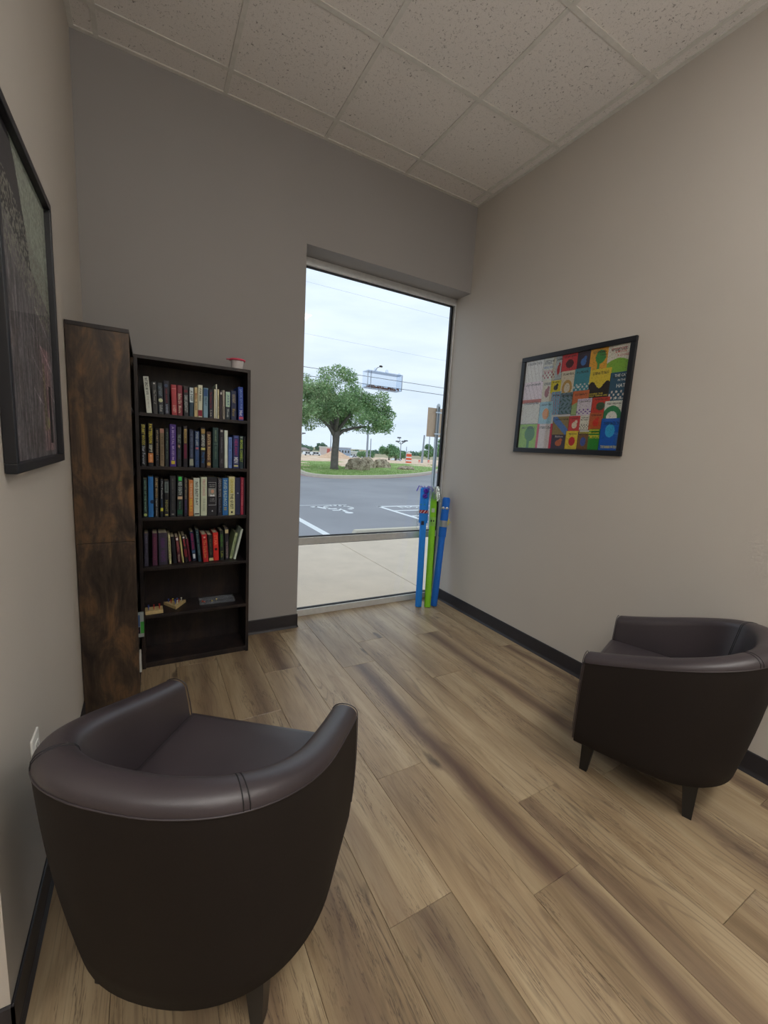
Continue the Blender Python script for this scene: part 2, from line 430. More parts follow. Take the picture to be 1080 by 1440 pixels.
mb = MB()
mb.box(XL - 0.0, -W, 0, TH, -0.12, H + 0.1).box(-W, 0.0, 0, TH, ZH, H + 0.1)
wb = struct(mb.obj('wall_back', M_wall_back))
struct(MB().box(0, 0.16, YR, TH, -0.12, H + 0.1).obj('wall_right', M_wall))
struct(MB().box(XL - 0.16, XL, YC, TH, -0.12, H + 0.1).box(XF, XL - 0.16, YC, YC + 0.14, -0.12, H + 0.1).obj('wall_left', M_wall))
struct(MB().box(XF, 0, YR - 0.15, YR, -0.12, H + 0.1).obj('wall_rear', M_wall))
struct(MB().box(XF - 0.15, XF, YR, YC + 0.14, -0.12, H + 0.1).obj('wall_far', M_wall))
BBH = 0.104
def baseboard(name, segs):
    mb = MB()
    for (x0, y0, x1, y1, nx, ny) in segs:
        p0 = Vector((x0, y0, 0)); p1 = Vector((x1, y1, 0)); n = Vector((nx, ny, 0))
        prof = [(0.0005, 0.0), (0.014, 0.0), (0.008, 0.012), (0.006, 0.02), (0.006, BBH - 0.004), (0.003, BBH), (0.0005, BBH)]
        vs = [p0 + n * a + Vector((0, 0, z)) for a, z in prof] + [p1 + n * a + Vector((0, 0, z)) for a, z in prof]
        k = len(prof); fs = [(i, (i + 1) % k, k + (i + 1) % k, k + i) for i in range(k)] + [tuple(range(k)), tuple(range(2 * k - 1, k - 1, -1))]
        mb.add(vs, fs)
    o = struct(mb.obj(name, M_black_base)); 
    bm = bmesh.new(); bm.from_mesh(o.data); bmesh.ops.recalc_face_normals(bm, faces=bm.faces); bm.to_mesh(o.data); bm.free()
    return o
baseboard('baseboard_right', [(0, D0, 0, YR, -1, 0)])
baseboard('baseboard_back', [(XL, 0, -W, 0, 0, -1), (-W, -0.006, -W, D0, 1, 0)])
baseboard('baseboard_left', [(XL, 0, XL, YC - 0.006, 1, 0), (XF, YC, XL + 0.006, YC, 0, -1)])

# ceiling: slab, mineral tiles and the steel grid
ce = struct(MB().box(XF, 0, YR, 0, H + 0.05, H + 0.12).obj('ceiling', flat('plenum', (120, 118, 114), 0.9)))
GX, GY, MX, MY = 0.0796, 0.1886, 0.6096, 0.5875
xs = [0.0] + [-GX - i * MX for i in range(10) if -GX - i * MX > XF] + [XF]
ys = [0.0] + [-GY - j * MY for j in range(12) if -GY - j * MY > YR] + [YR]
lights = {(1, 6), (3, 6), (5, 7), (3, 9), (7, 6)}  # tiles replaced by added fill lamps, out of view
tm = {}
def tile_mesh(w, l):
    k = (round(w, 3), round(l, 3))
    if k not in tm:
        me = MB().box(-w / 2, w / 2, -l / 2, l / 2, 0, 0.016).mesh('ceiling_tile'); me.materials.append(M_tile); tm[k] = me
    return tm[k]
FILL_TROFF = []
for i in range(len(xs) - 1):
    for j in range(len(ys) - 1):
        x1, x0 = xs[i], xs[i + 1]; y1, y0 = ys[j], ys[j + 1]
        if y0 > YC and x1 <= XL: continue
        if y0 > YC and x0 < XL: x0 = XL
        if (i, j) in lights: FILL_TROFF.append((x0, x1, y0, y1)); continue
        share('ceiling_tile', tile_mesh(x1 - x0, y1 - y0), ce, ((x0 + x1) / 2, (y0 + y1) / 2, H + 0.0042))
def tee(x0, x1, y0, y1, name='grid_bar'):
    w = 0.012; along_x = abs(x1 - x0) > abs(y1 - y0)
    if along_x: MB().box(x0, x1, y0 - w, y0 + w, H - 0.001, H + 0.004).box(x0, x1, y0 - .002, y0 + .002, H + 0.004, H + 0.03).obj(name, M_tee, ce)
    else: MB().box(x0 - w, x0 + w, y0, y1, H - 0.0015, H + 0.004).box(x0 - .002, x0 + .002, y0, y1, H + 0.004, H + 0.03).obj(name, M_tee, ce)
for i, x in enumerate(xs[1:-1]):
    tee(x, x, YR, -0.001 if x > XL else YC)
for j, y in enumerate(ys[1:-1]):
    for i in range(len(xs) - 1):
        xa, xb = xs[i + 1] + 0.012, xs[i] - 0.012
        if i == 0: xb = -0.001
        if y > YC and xb < XL: continue
        if y > YC: xa = max(xa, XL + 0.001)
        tee(xa, xb, y, y)
mb = MB()   # wall angle round the edge
for (a, b_, c, d) in ((XL, 0, -0.022, 0), (-0.022, 0, YR, -0.022), (XL, XL + 0.022, YC, -0.022)):
    mb.box(a, b_, c, d, H - 0.0022, H + 0.0042)
mb.obj('wall_angle', M_tee, ce)

# unseen recessed lamps, added behind the camera to brighten the room
M_lamp = emit('fill_diffuser', (1.0, 0.975, 0.92), TROFFER_FILL)
for k, (x0, x1, y0, y1) in enumerate(FILL_TROFF):
    t = empty('added_ceiling_light', ((x0 + x1) / 2, (y0 + y1) / 2, H))
    w, l = (x1 - x0) / 2 - 0.014, (y1 - y0) / 2 - 0.014
    MB().box(-w, w, -l, -l + 0.02, 0.004, 0.05).box(-w, w, l - 0.02, l, 0.004, 0.05).box(-w, -w + 0.02, -l + .02, l - .02, 0.004, 0.05).box(w - 0.02, w, -l + .02, l - .02, 0.004, 0.05).obj('light_frame', M_tee, t)
    MB().box(-w + 0.02, w - 0.02, -l + 0.02, l - 0.02, 0.008, 0.012).obj('diffuser', M_lamp, t)
    tag(t, 'added square recessed fill lamp in the ceiling behind the camera, ' + ['nearest the right wall', 'third tile from the right wall', 'farthest back in the room', 'fifth tile from the right wall', 'farthest from the right wall'][k], 'fill light', 'added fill lamps behind the camera')

# two unseen torchieres, added behind the camera to light the ceiling
M_bowl = emit('fill_bowl_light', (1.0, 0.985, 0.97), UPLIGHT_FILL)
M_lmetal = flat('brushed_lamp_metal', (150, 148, 144), 0.35, 0.5, 0.8)
for (lx, ly, lb) in ((-1.30, -3.70, 'added torchiere fill lamp behind the camera by the right wall'), (-2.50, -3.60, 'added torchiere fill lamp behind the camera, further from the right wall')):
    t = empty('added_floor_lamp', (lx, ly, 0))
    MB().lathe([(0.14, 0), (0.14, 0.018), (0.02, 0.03)], 24).obj('base', M_lmetal, t)
    MB().lathe([(0.012, 0.02), (0.012, 1.70)], 12).obj('pole', M_lmetal, t)
    MB().lathe([(0.02, 1.68), (0.10, 1.70), (0.17, 1.76), (0.175, 1.76), (0.10, 1.695)], 24).obj('lamp_shade', M_lmetal, t)
    MB().lathe([(0.15, 1.748), (0.15, 1.752)], 24).obj('light_bowl', M_bowl, t)
    tag(t, lb, 'lamp')

# window: storefront frame in the opening, two panes
wn = struct(empty('window_1', (0, 0, 0)))
x0, x1 = -W, 0.0; y0, y1 = D0, D0 + 0.052; yg = D0 + 0.030
def member(nm, a, b_, c, d, e, f): return MB().box(a, b_, c, d, e, f, bev=0.002).obj(nm, M_alu, wn)
member('frame_head', x0, x1, y0, y1, 2.605, ZH)
member('frame_sill', x0, x1, y0, y1, 0.0, 0.052)
member('frame_rail', x0 + 0.030, x1 - 0.030, y0, y1, 0.585, 0.64)
member('frame_stile', x0, x0 + 0.030, y0, y1, 0.052, 2.605)
member('frame_stile', x1 - 0.014, x1, y0, yg - 0.004, 0.052, 2.605)
member('outer_stile', x1 - 0.030, x1, yg + 0.004, y1, 0.052, 2.605)
MB().box(x1 - 0.020, x1 - 0.0005, yg - 0.0035, yg + 0.0035, 0.052, 2.605).obj('glazing_strip', M_gasket, wn)
for za, zb in ((0.052, 0.585), (0.64, 2.605)):
    a, b_ = x0 + 0.030, x1 - 0.030
    mb = MB(); g = 0.007
    mb.box(a, b_, yg - 0.012, yg + 0.012, za, za + g).box(a, b_, yg - 0.012, yg + 0.012, zb - g, zb).box(a, a + g, yg - 0.012, yg + 0.012, za + g, zb - g).box(b_ - g, b_, yg - 0.012, yg + 0.012, za + g, zb - g)
    mb.obj('gasket', M_gasket, wn)
    MB().box(a + g, b_ - g, yg - 0.003, yg + 0.003, za + g, zb - g).obj('pane', M_pane, wn)

# ------------------------------------------------------------------ wall outlet
t = empty('wall_outlet', (XL, -1.528, 0.478))
M_white = flat('white_plastic', (226, 226, 222), 0.35, 0.5, var=0.02)
MB().box(0.0005, 0.0065, -0.0355, 0.0355, -0.0575, 0.0575, bev=0.0022).obj('cover_plate', M_white, t, auto=40)
for dz in (-0.02, 0.02):
    r = MB().box(0.006, 0.0085, -0.0165, 0.0165, dz - 0.0145, dz + 0.0145, bev=0.001).obj('receptacle', M_white, t)
    MB().box(0.0084, 0.0088, -0.008, -0.0055, dz - 0.002, dz + 0.007).box(0.0084, 0.0088, 0.0055, 0.008, dz - 0.002, dz + 0.006).lathe([(0.0025, 0), (0.0025, 0.0004)], 8, mat=Matrix.Translation((0.0084, 0, dz - 0.008)) @ Matrix.Rotation(PI / 2, 4, 'Y')).obj('slot', M_gasket, r)
MB().lathe([(0.003, 0), (0.003, 0.0006)], 10, mat=Matrix.Translation((0.0064, 0, 0)) @ Matrix.Rotation(PI / 2, 4, 'Y')).obj('screw', M_alu, t)
tag(t, 'white wall outlet on the left wall beside the armchair', 'outlet')

# ------------------------------------------------------------------ armchairs
A = dict(at=.33, bt=.302, yft=.302, zs=.695, zf=.527, ab=.32, bb=.235, yfb=.309, zb=.157, n=2.594, nb=2.23, y0=.075)
def ucurve(a, b, yf, n, N=40, M=12, y0=0.075):
    pts = []
    for i in range(M): pts.append((a, yf + (y0 - yf) * i / M))
    for i in range(N + 1):
        th = PI * i / N; c, s = math.cos(th), math.sin(th)
        pts.append((a * math.copysign(abs(c) ** (2 / n), c), y0 - (b + y0) * abs(s) ** (2 / n)))
    for i in range(1, M + 1): pts.append((-a, y0 + (yf - y0) * i / M))
    return [Vector((p[0], p[1], 0)) for p in pts]
def smooth_step(t): t = max(0, min(1, t)); return t * t * (3 - 2 * t)
def rim_z(y):
    t = max(0, min(1, (y + 0.29) / (A['yft'] + 0.29)))
    return A['zs'] + (A['zf'] - A['zs']) * (0.8 * t + 0.2 * smooth_step(t))
T_ARM = 0.082; SEATZ = 0.452
def prof_pt(Ob, Ot, t):
    # the arm fronts are straight; round the back the sides stay full and tuck in low down
    wgt = max(0.0, min(1.0, (A['yft'] - Ot.y) / 0.30)); g = 1 - (1 - t) ** 1.9
    return Ob.lerp(Ot, t + (g - t) * 0.25 * wgt)
def section(Ot, Ob, N, y):
    zs = rim_z(y); zb = A['zb']; out = []
    out.append(Ob + N * 0.09 + Vector((0, 0, zb)))
    out.append(Ob + N * 0.012 + Vector((0, 0, zb)))
    for k in range(0, 9):
        t = k / 8; z = zb + 0.012 + (zs - zb - 0.012) * t
        bulge = 0.006 * math.sin(PI * t)
        P = prof_pt(Ob, Ot, t) - N * bulge; out.append(P + Vector((0, 0, z)))
    hw = T_ARM / 2
    for k in range(1, 10):
        a = PI - PI * k / 9.0
        px = hw + hw * math.cos(a); pz = 0.033 * math.sin(a) ** 0.8 if math.sin(a) > 0 else 0
        out.append(Ot + N * px + Vector((0, 0, zs + pz)))
    for k in range(1, 6):
        t = k / 5; z = zs + (0.30 - zs) * t
        tt = (z - zb) / (zs - zb)
        out.append(prof_pt(Ob, Ot, tt) + N * (T_ARM + 0.012 * math.sin(PI * t)) + Vector((0, 0, z)))
    return out
def make_chair():
    t = empty('armchair')
    top = ucurve(A['at'], A['bt'], A['yft'], A['n']); bot = ucurve(A['ab'], A['bb'], A['yfb'], A['nb'])
    m = len(top); secs = []
    Ns = []
    for i in range(m):
        d = (top[min(i + 1, m - 1)] - top[max(i - 1, 0)]).normalized(); Ns.append(Vector((d.y, -d.x, 0)) * -1 if Vector((d.y, -d.x, 0)).dot(Vector((0, 0.05, 0)) - top[i]) < 0 else Vector((d.y, -d.x, 0)))
    for i in range(m): secs.append(section(top[i], bot[i], Ns[i], top[i].y))
    k = len(secs[0]); mb = MB(); fs = []
    for i in range(m - 1):
        for j in range(k):
            jj = (j + 1) % k; fs.append((i * k + j, (i + 1) * k + j, (i + 1) * k + jj, i * k + jj))
    fs.append(tuple(range(k))); fs.append(tuple((m - 1) * k + j for j in range(k - 1, -1, -1)))
    mb.add([v for s in secs for v in s], fs)
    for i in range(m - 1):
        for j in range(0, 10): mb.mi[i * k + j] = 1      # matte outside panels below the seam, colour darkened for the unlit back
    sh = mb.obj('shell', [M_leather, M_outer], t)
    bm = bmesh.new(); bm.from_mesh(sh.data)
    bmesh.ops.recalc_face_normals(bm, faces=bm.faces)
    ends = [f for f in bm.faces if len(f.verts) > 10]
    es = set(e for f in ends for e in f.edges)
    bmesh.ops.bevel(bm, geom=list(es), offset=0.009, segments=2, affect='EDGES', clamp_overlap=True)
    bm.to_mesh(sh.data); bm.free()
    sh.data.polygons.foreach_set('use_smooth', [True] * len(sh.data.polygons)); sh.data.set_sharp_from_angle(angle=math.radians(50))
    # stitched seam under the rim and across the corners
    seam = [s[10] + Vector((0, 0, 0.0)) for s in secs]
    MB().tube([p - Ns[i] * 0.0005 for i, p in enumerate(seam)], 0.0017, 5).obj('seam', M_leather, t, smooth=True)
    for i0 in (0, m - 1):
        s = secs[i0]; dy = Vector((0, 0.001, 0))
        MB().tube([q + dy for q in s[3:23]], 0.0016, 6).obj('piping', M_leather, t, smooth=True)
    for frac in (0.335, 0.345, 0.655, 0.665):
        i = 12 + int(40 * 0.5 + (frac - 0.5) * 40 * 1.35)
        f0 = 12 + 20 + (frac - 0.5) * 40 * 1.35; i = int(f0); w = f0 - i
        q = [secs[i][j].lerp(secs[i + 1][j], w) for j in range(10, 22)]
        c = q[6]
        MB().tube([p + (p - Vector((c.x, c.y, c.z - .04))).normalized() * 0.0004 for p in q], 0.0013, 5).obj('stitching', M_gasket, t, smooth=True)
    # seat cushion and front rail
    sc = ucurve(0.244, 0.215, 0.318, 2.8, 24, 4)
    n = len(sc); mb = MB(); rings = []
    for inset, z in ((0.010, 0.305), (0.0, 0.315), (0.0, SEATZ - .035), (0.004, SEATZ - .018), (0.012, SEATZ - .008), (0.03, SEATZ - .003), (0.10, SEATZ)):
        rings.append([Vector((p.x * (1 - inset / 0.25), 0.05 + (p.y - 0.05) * (1 - inset / 0.26), z)) for p in sc])
    fs = []
    for r in range(len(rings) - 1):
        for j in range(n): fs.append((r * n + j, r * n + (j + 1) % n, (r + 1) * n + (j + 1) % n, (r + 1) * n + j))
    fs.append(tuple(range(n - 1, -1, -1))); fs.append(tuple((len(rings) - 1) * n + j for j in range(n)))
    mb.add([v for r in rings for v in r], fs); mb.obj('seat_cushion', M_leather, t, auto=50)
    MB().box(-0.238, 0.238, 0.05, 0.300, 0.162, 0.308, bev=0.006).obj('front_rail', M_leather, t, auto=40)
    MB().prism([(p.x * 0.9, p.y * 0.9) for p in ucurve(A['ab'], A['bb'], A['yfb'], A['nb'], 20, 3)], 0.155, 0.163).obj('underside', M_leg, t)
    for sx, y in ((1, .262), (-1, .262), (1, -.113), (-1, -.113)):
        x = (0.232 if y > 0 else 0.205) * sx; mb = MB()
        def sq(cx, cy, h, z): return [(cx - h, cy - h, z), (cx + h, cy - h, z), (cx + h, cy + h, z), (cx - h, cy + h, z)]
        b = sq(x, y, 0.015, 0); u = sq(x - 0.008 * sx, y - 0.008 * (1 if y > 0 else -1), 0.026, 0.158)
        mb.add(b + u, [(3, 2, 1, 0), (4, 5, 6, 7), (0, 1, 5, 4), (1, 2, 6, 5), (2, 3, 7, 6), (3, 0, 4, 7)])
        mb.obj('leg', M_leg, t)
    return t
def copy_tree(o, parent=None):
    c = o.copy(); COL.objects.link(c)
    if parent is not None: c.parent = parent
    for ch in [x for x in bpy.data.objects if x.parent == o]: copy_tree(ch, c)
    return c
ch1 = make_chair(); ch2 = copy_tree(ch1)
ch1.location = (-2.232, -1.845, 0); ch1.rotation_euler = (0, 0, -0.659)
ch2.location = (-0.371, -2.056, 0); ch2.rotation_euler = (0, 0, 0.345)
tag(ch1, 'dark brown leather tub armchair seen from behind, beside the white outlet', 'armchair', 'brown leather tub armchairs')
tag(ch2, 'dark brown leather tub armchair against the right wall below the colourful poster', 'armchair', 'brown leather tub armchairs')

# ------------------------------------------------------------------ bookcases
def bookcase(name, loc, rz, w, h, d, side_mat, seam=None, zlist=None):
    """origin at back left corner on the floor, front towards -Y"""
    t = empty(name, loc, (0, 0, rz)); T = 0.018
    zsh = zlist or [0.036, 0.325, 0.612, 0.902, 1.190, 1.478]
    sc = h / 1.775
    for nm, xa in (('side_panel', 0.0), ('side_panel', w - T)):
        if seam:
            MB().box(xa, xa + T, -d, 0, 0, seam - 0.0012, bev=0.0012).obj(nm, side_mat, t)
            MB().box(xa, xa + T, -d, 0, seam + 0.0012, h - T, bev=0.0012).obj(nm, side_mat, t)
        else: MB().box(xa, xa + T, -d, 0, 0, h - T, bev=0.0012).obj(nm, side_mat, t)
    MB().box(0, w, -d, 0, h - T, h, bev=0.0015).obj('top_panel', M_shelf, t)
    MB().box(T, w - T, -0.008, -0.003, 0.0, h - T).obj('back_panel', M_shelf, t)
    MB().box(T, w - T, -d + 0.012, -d + 0.026, 0, 0.036 * sc - T).obj('kick_board', M_shelf, t)
    for z in zsh: MB().box(T, w - T, -d + 0.003, -0.008, z * sc - T, z * sc, bev=0.001).obj('shelf', M_shelf, t)
    return t
bc1 = bookcase('bookcase', (-2.396, 0, 0), 0, 0.598, 1.772, 0.235, M_shelf)
tag(bc1, 'dark espresso bookcase with four rows of books, facing the room on the back wall', 'bookcase')
# the second one stands against the left wall, its tall side panel towards the camera
bc2 = bookcase('bookcase', (XL + 0.003, -0.65, 0), PI / 2, 0.640, 1.804, 0.226, M_rustic, seam=0.862, zlist=[0.036, 0.2345, 0.52, 0.85, 1.15, 1.46])
tag(bc2, 'rustic brown bookcase against the left wall, its tall side panel facing the camera', 'bookcase')
BX0, BX1 = -2.396 + 0.019, -2.396 + 0.590 - 0.019

# ------------------------------------------------------------------ books
M_txt = {}
def tmat(rgb):
    if rgb not in M_txt: M_txt[rgb] = flat('print_%d_%d_%d' % rgb, rgb, 0.6, 0.3)
    return M_txt[rgb]
KX = (22, 22, 27); NV = (26, 34, 62); CR = (214, 206, 176); WH = (214, 220, 210); TN = (176, 158, 112); GR = (130, 138, 134)
B = {
1: [(WH, 'white hardback leaning left, black capitals on its spine', [('t', 'NOT SINCE', KX, .04, .28, .6), ('t', 'EMILY NOVA', (90, 92, 88), .3, .5, .6), ('t', 'of my own son', (170, 172, 160), .54, .86, .5)]),
    ((48, 50, 52), 'charcoal hardback with small grey script', [('b', (180, 180, 176), .04, .08, .35), ('t', 'The Tower of', (150, 152, 148), .26, .7, .45)]),
    ((44, 52, 60), 'slate paperback with a cream round seal', [('t', 'LAST NIGHT', (120, 136, 150), .1, .42, .6), ('c', (190, 196, 160), .56, .066, 0), ('t', 'Grafton', (170, 176, 176), .7, .92, .6)]),
    ((28, 28, 44), 'navy hardback with dim red lettering', [('c', (70, 84, 110), .14, .05, 0), ('t', 'DARK HARBOR', (130, 44, 60), .24, .66, .35), ('t', 'BARNES', (150, 160, 180), .7, .97, .4)]),
    ((168, 58, 66), 'bright red paperback with pale band near its top', [('b', (216, 150, 146), .12, .14, .8), ('t', 'LUCKY', (222, 186, 178), .68, .92, .6)]),
    ((122, 36, 54), 'dark red paperback with large cream script', [('t', 'Before I Do', (206, 190, 172), .28, .62, .7), ('t', 'Moore', (206, 190, 172), .68, .92, .6)]),
    ((40, 38, 44), 'black paperback with bold white capitals', [('b', (110, 34, 48), .12, .2, .7), ('t', 'DARK LAKE', (176, 184, 184), .3, .62, .7), ('t', 'BARTLETT', (176, 184, 184), .63, .88, .6)]),
    ((28, 58, 76), 'teal paperback with white upper half', [('b', (200, 216, 216), .02, .52, .9), ('t', 'A DEEP', (24, 50, 66), .12, .48, .6)]),
    ((196, 176, 130), 'tan paperback with brown lettering', [('t', 'MAIN', (140, 62, 40), .2, .4, .6), ('t', 'Road', (90, 76, 54), .48, .76, .5)]),
    ((206, 210, 188), 'off-white hardback with a red foot', [('t', 'WAR BEES', (80, 80, 72), .08, .5, .5), ('b', (140, 44, 62), .78, .97, .9)]),
    ((120, 156, 176), 'light blue paperback with a blue title box', [('b', (60, 92, 140), .03, .28, .8), ('t', 'PALE SKY', (40, 60, 80), .32, .6, .5)]),
    ((24, 28, 50), 'navy paperback with crimson title', [('t', 'The Crimson Year', (140, 40, 56), .08, .66, .5), ('t', 'Lee', (170, 170, 160), .72, .95, .5)]),
    ((204, 200, 170), 'thin cream booklet', []),
    ((222, 226, 214), 'thin tall white booklet standing proud', []),
    ((208, 202, 164), 'thin cream booklet with black print', [('t', 'COLLECTED STORIES', KX, .2, .9, .5)]),
    ((54, 44, 50), 'dark brown slim paperback with a white square', [('b', (206, 206, 200), .05, .13, .8)]),
    ((150, 144, 132), 'grey-beige slim paperback', [('t', 'Winter', (70, 66, 60), .55, .92, .5)]),
    ((36, 48, 60), 'mint topped paperback with blue lettering', [('b', (176, 206, 186), .02, .55, .92), ('t', 'JACK BLUE', (30, 70, 130), .12, .5, .6), ('t', 'Woods', (180, 190, 190), .62, .92, .5)]),
    ((28, 40, 78), 'deep blue paperback with gold lettering', [('t', 'OUR NIGHT', (170, 160, 130), .12, .42, .6), ('t', 'Mercer', (150, 132, 84), .62, .88, .6)]),
    ((34, 68, 158), 'royal blue hardback with pale blue capitals', [('t', 'JACK DUNE', (120, 150, 206), .06, .66, .55), ('t', 'Hot', (220, 226, 230), .7, .86, .7), ('b', (190, 80, 100), .89, .97, .8)])],
2: [(KX, 'black hardback with yellow capitals above white script', [('t', 'STUART WOODS', (206, 196, 88), .02, .50, .68), ('t', 'Star Forever', (170, 178, 190), .52, .97, .62)]),
    ((24, 24, 30), 'black hardback with yellow capitals above an orange block', [('t', 'PATTERSON', (214, 196, 70), .03, .47, .7), ('t', 'SEPT', (200, 206, 196), .5, .68, .6), ('b', (196, 124, 70), .7, .92, .92), ('t', 'MOON', (226, 186, 150), .74, .9, .5)]),
    ((26, 24, 30), 'black paperback with tan capitals', [('t', 'STUART WOODS', (166, 148, 124), .04, .7, .6), ('t', 'L.A.', (120, 120, 126), .74, .86, .6)]),
    ((122, 106, 84), 'mottled tan paperback with a pink band at its head', [('b', (166, 122, 110), .02, .12, .95), ('t', 'THE FIELDS', (92, 82, 60), .2, .85, .5)]),
    ((32, 40, 44), 'dark green-black paperback with faint script', [('t', 'Prodigal Son', (96, 120, 104), .1, .8, .5)]),
    ((72, 46, 130), 'purple hardback with white capitals and a yellow sticker', [('t', 'A MORTAL MUSEUM', (176, 160, 206), .05, .84, .42), ('b', (206, 190, 60), .86, .94, .6)]),
    ((28, 30, 40), 'black paperback with pale grey capitals', [('t', 'THE LAST', (140, 160, 150), .18, .4, .7), ('t', 'dr', (220, 180, 160), .44, .53, .5), ('t', 'CROSSING', (70, 84, 110), .56, .8, .5)]),
    ((26, 24, 36), 'black hardback with a tan strip over a dark red one', [('b', (170, 146, 90), .07, .42, .55), ('t', 'COLD FIRE', (40, 30, 30), .1, .4, .35), ('b', (110, 36, 66), .44, .8, .6)]),
    ((34, 44, 70), 'slate blue paperback with grey capitals', [('t', 'THE WIDOW SHORE', (96, 110, 140), .04, .74, .65), ('b', (150, 156, 142), .78, .96, .85)]),
    ((32, 58, 100), 'blue paperback with white capitals and a pink mark', [('t', 'POND LAKE', (170, 186, 196), .04, .4, .6), ('b', (190, 100, 110), .45, .5, .6), ('t', 'Summer Falls', (70, 110, 170), .55, .95, .5)]),
    ((26, 30, 44), 'dark paperback with gold head block and bold white capitals', [('b', (166, 140, 84), .03, .15, .8), ('t', 'SANDFORD', (200, 206, 200), .17, .47, .8), ('b', (196, 190, 110), .5, .56, .95), ('t', 'Prey Day', (50, 110, 176), .62, .9, .7)]),
    ((84, 60, 52), 'brown hardback with cream capitals', [('t', 'RIVER RISING', (196, 170, 124), .08, .78, .6), ('c', (190, 160, 90), .9, .05, 0)]),
    ((30, 60, 62), 'dark green hardback with thin pale lettering', [('t', 'ANNE HARVEST', (130, 156, 130), .06, .36, .3), ('b', (120, 150, 130), .40, .41, .7), ('t', 'THE COMPANION', (100, 130, 110), .46, .78, .3)]),
    ((36, 34, 46), 'black-brown hardback with thin grey lettering', [('b', (176, 176, 170), .03, .08, .45), ('t', 'LONGSHADOW', (120, 120, 130), .22, .62, .3), ('t', 'VALE', (120, 120, 130), .76, .88, .35)]),
    ((214, 226, 214), 'plain white paperback without print', []),
    ((96, 126, 190), 'light blue slim paperback', [('t', 'Small Stories', (60, 84, 150), .05, .9, .5)]),
    ((34, 46, 104), 'navy paperback with magenta capitals', [('b', (80, 100, 160), .02, .08, .6), ('t', 'HIDE AWAY', (150, 50, 110), .12, .62, .5), ('t', 'MEN', (214, 220, 226), .66, .84, .7), ('b', (210, 210, 140), .9, .95, .7)]),
    ((26, 50, 62), 'dark green paperback with lime capitals', [('b', (140, 160, 150), .02, .07, .6), ('t', 'MICHAEL CONNELLY', (166, 190, 70), .12, .8, .7)]),
    ((30, 30, 44), 'black slim paperback at the shelf end', [])],
3: [((32, 50, 52), 'dark green hardback with pale green capitals', [('t', 'NOTES OF THE WORST', (120, 156, 136), .05, .86, .5), ('c', (170, 186, 110), .94, .04, 0)]),
    ((40, 110, 176), 'bright blue hardback with a dark notch on its spine', [('n', (18, 40, 70), .62, .05, 0)]),
    ((22, 22, 30), 'black hardback with tan capitals above white lettering', [('t', 'STUART WOODS', (180, 160, 116), .03, .52, .62), ('t', 'Capital Crimes', (176, 180, 176), .53, .98, .5)]),
    ((24, 28, 38), 'black slim hardback with white script and a yellow sticker', [('t', 'The Perfect', (170, 176, 180), .04, .52, .5), ('t', 'HUSH', (50, 80, 120), .54, .76, .5), ('b', (206, 206, 70), .76, .85, .9)]),
    ((26, 28, 36), 'black paperback with a grey block over dull gold capitals', [('b', (104, 116, 116), .04, .34, .85), ('t', 'GONE', (40, 46, 50), .08, .3, .5), ('t', 'NIGHT', (140, 136, 86), .54, .86, .6), ('b', (190, 180, 100), .93, .97, .6)]),
    ((32, 34, 42), 'wide black hardback with fine grey print', [('t', 'LEE CHILDERS', (110, 112, 110), .07, .34, .25), ('t', 'NO CONSCIENCE', (96, 98, 98), .36, .84, .25), ('b', (140, 140, 136), .93, .96, .4)]),
    ((24, 30, 38), 'black hardback with a bright green sticker', [('b', (70, 206, 96), .01, .11, .6), ('t', 'RED DEATH', (170, 186, 186), .14, .46, .6), ('b', (200, 170, 140), .50, .57, .8), ('t', 'New Stories', (90, 130, 110), .62, .82, .4), ('b', (30, 90, 66), .84, .95, .85)]),
    ((30, 26, 42), 'black hardback with pale tan capitals over purple lettering', [('t', 'STUART WOODS', (160, 150, 120), .03, .55, .6), ('t', 'Quick Silver', (92, 66, 116), .57, .92, .6)]),
    ((196, 120, 62), 'orange paperback with cream and yellow capitals', [('t', 'THE HUNDRED', (226, 200, 170), .08, .5, .55), ('t', 'MILES', (220, 190, 80), .52, .88, .6)]),
    ((196, 208, 196), 'white hardback with black capitals and a black corner stripe', [('t', 'NO EASY', KX, .1, .5, .55), ('t', 'DAY', KX, .52, .72, .45), ('b', (30, 30, 34), .93, .96, .8)]),
    ((198, 208, 184), 'off-white hardback with faint pink and grey lettering', [('t', 'FIRST DANCE', (190, 140, 136), .06, .48, .45), ('t', 'FOR ROSES', (150, 160, 140), .56, .88, .45)]),
    ((28, 30, 40), 'wide black hardback with a portrait photo in a white frame', [('p', 0, 0, 0, 0)]),
    ((30, 32, 44), 'black hardback with pale grey block capitals', [('t', 'SANDRA BROWN', (140, 140, 146), .02, .5, .7), ('t', 'Sunset Beach', (110, 116, 130), .54, .92, .45)]),
    ((34, 104, 170), 'blue hardback with pale gold capitals', [('t', 'DAVID BALDACCI', (166, 196, 190), .05, .74, .62), ('t', 'II', (170, 160, 96), .78, .86, .5)]),
    ((206, 206, 160), 'pale yellow hardback with yellow and black capitals', [('t', 'GRISHAM', (186, 176, 72), .05, .42, .6), ('t', 'THE GUEST', (40, 50, 40), .44, .84, .55), ('b', (30, 30, 34), .9, .95, .3)]),
    ((34, 40, 76), 'plain navy hardback with a small silver mark', [('b', (140, 150, 170), .40, .43, .3)]),
    ((146, 34, 62), 'crimson hardback with small pale lettering', [('t', 'THE HEART SOLDIER AND', (200, 120, 130), .05, .95, .35)]),
    ((36, 28, 40), 'dark slim hardback at the shelf end beside the crimson one', [])],
4: [((54, 52, 68), 'grey-purple hardback with dim grey lettering', [('t', 'LE MORTE', (96, 96, 116), .08, .3, .6), ('t', 'of the Sea', (84, 84, 104), .35, .9, .4)]),
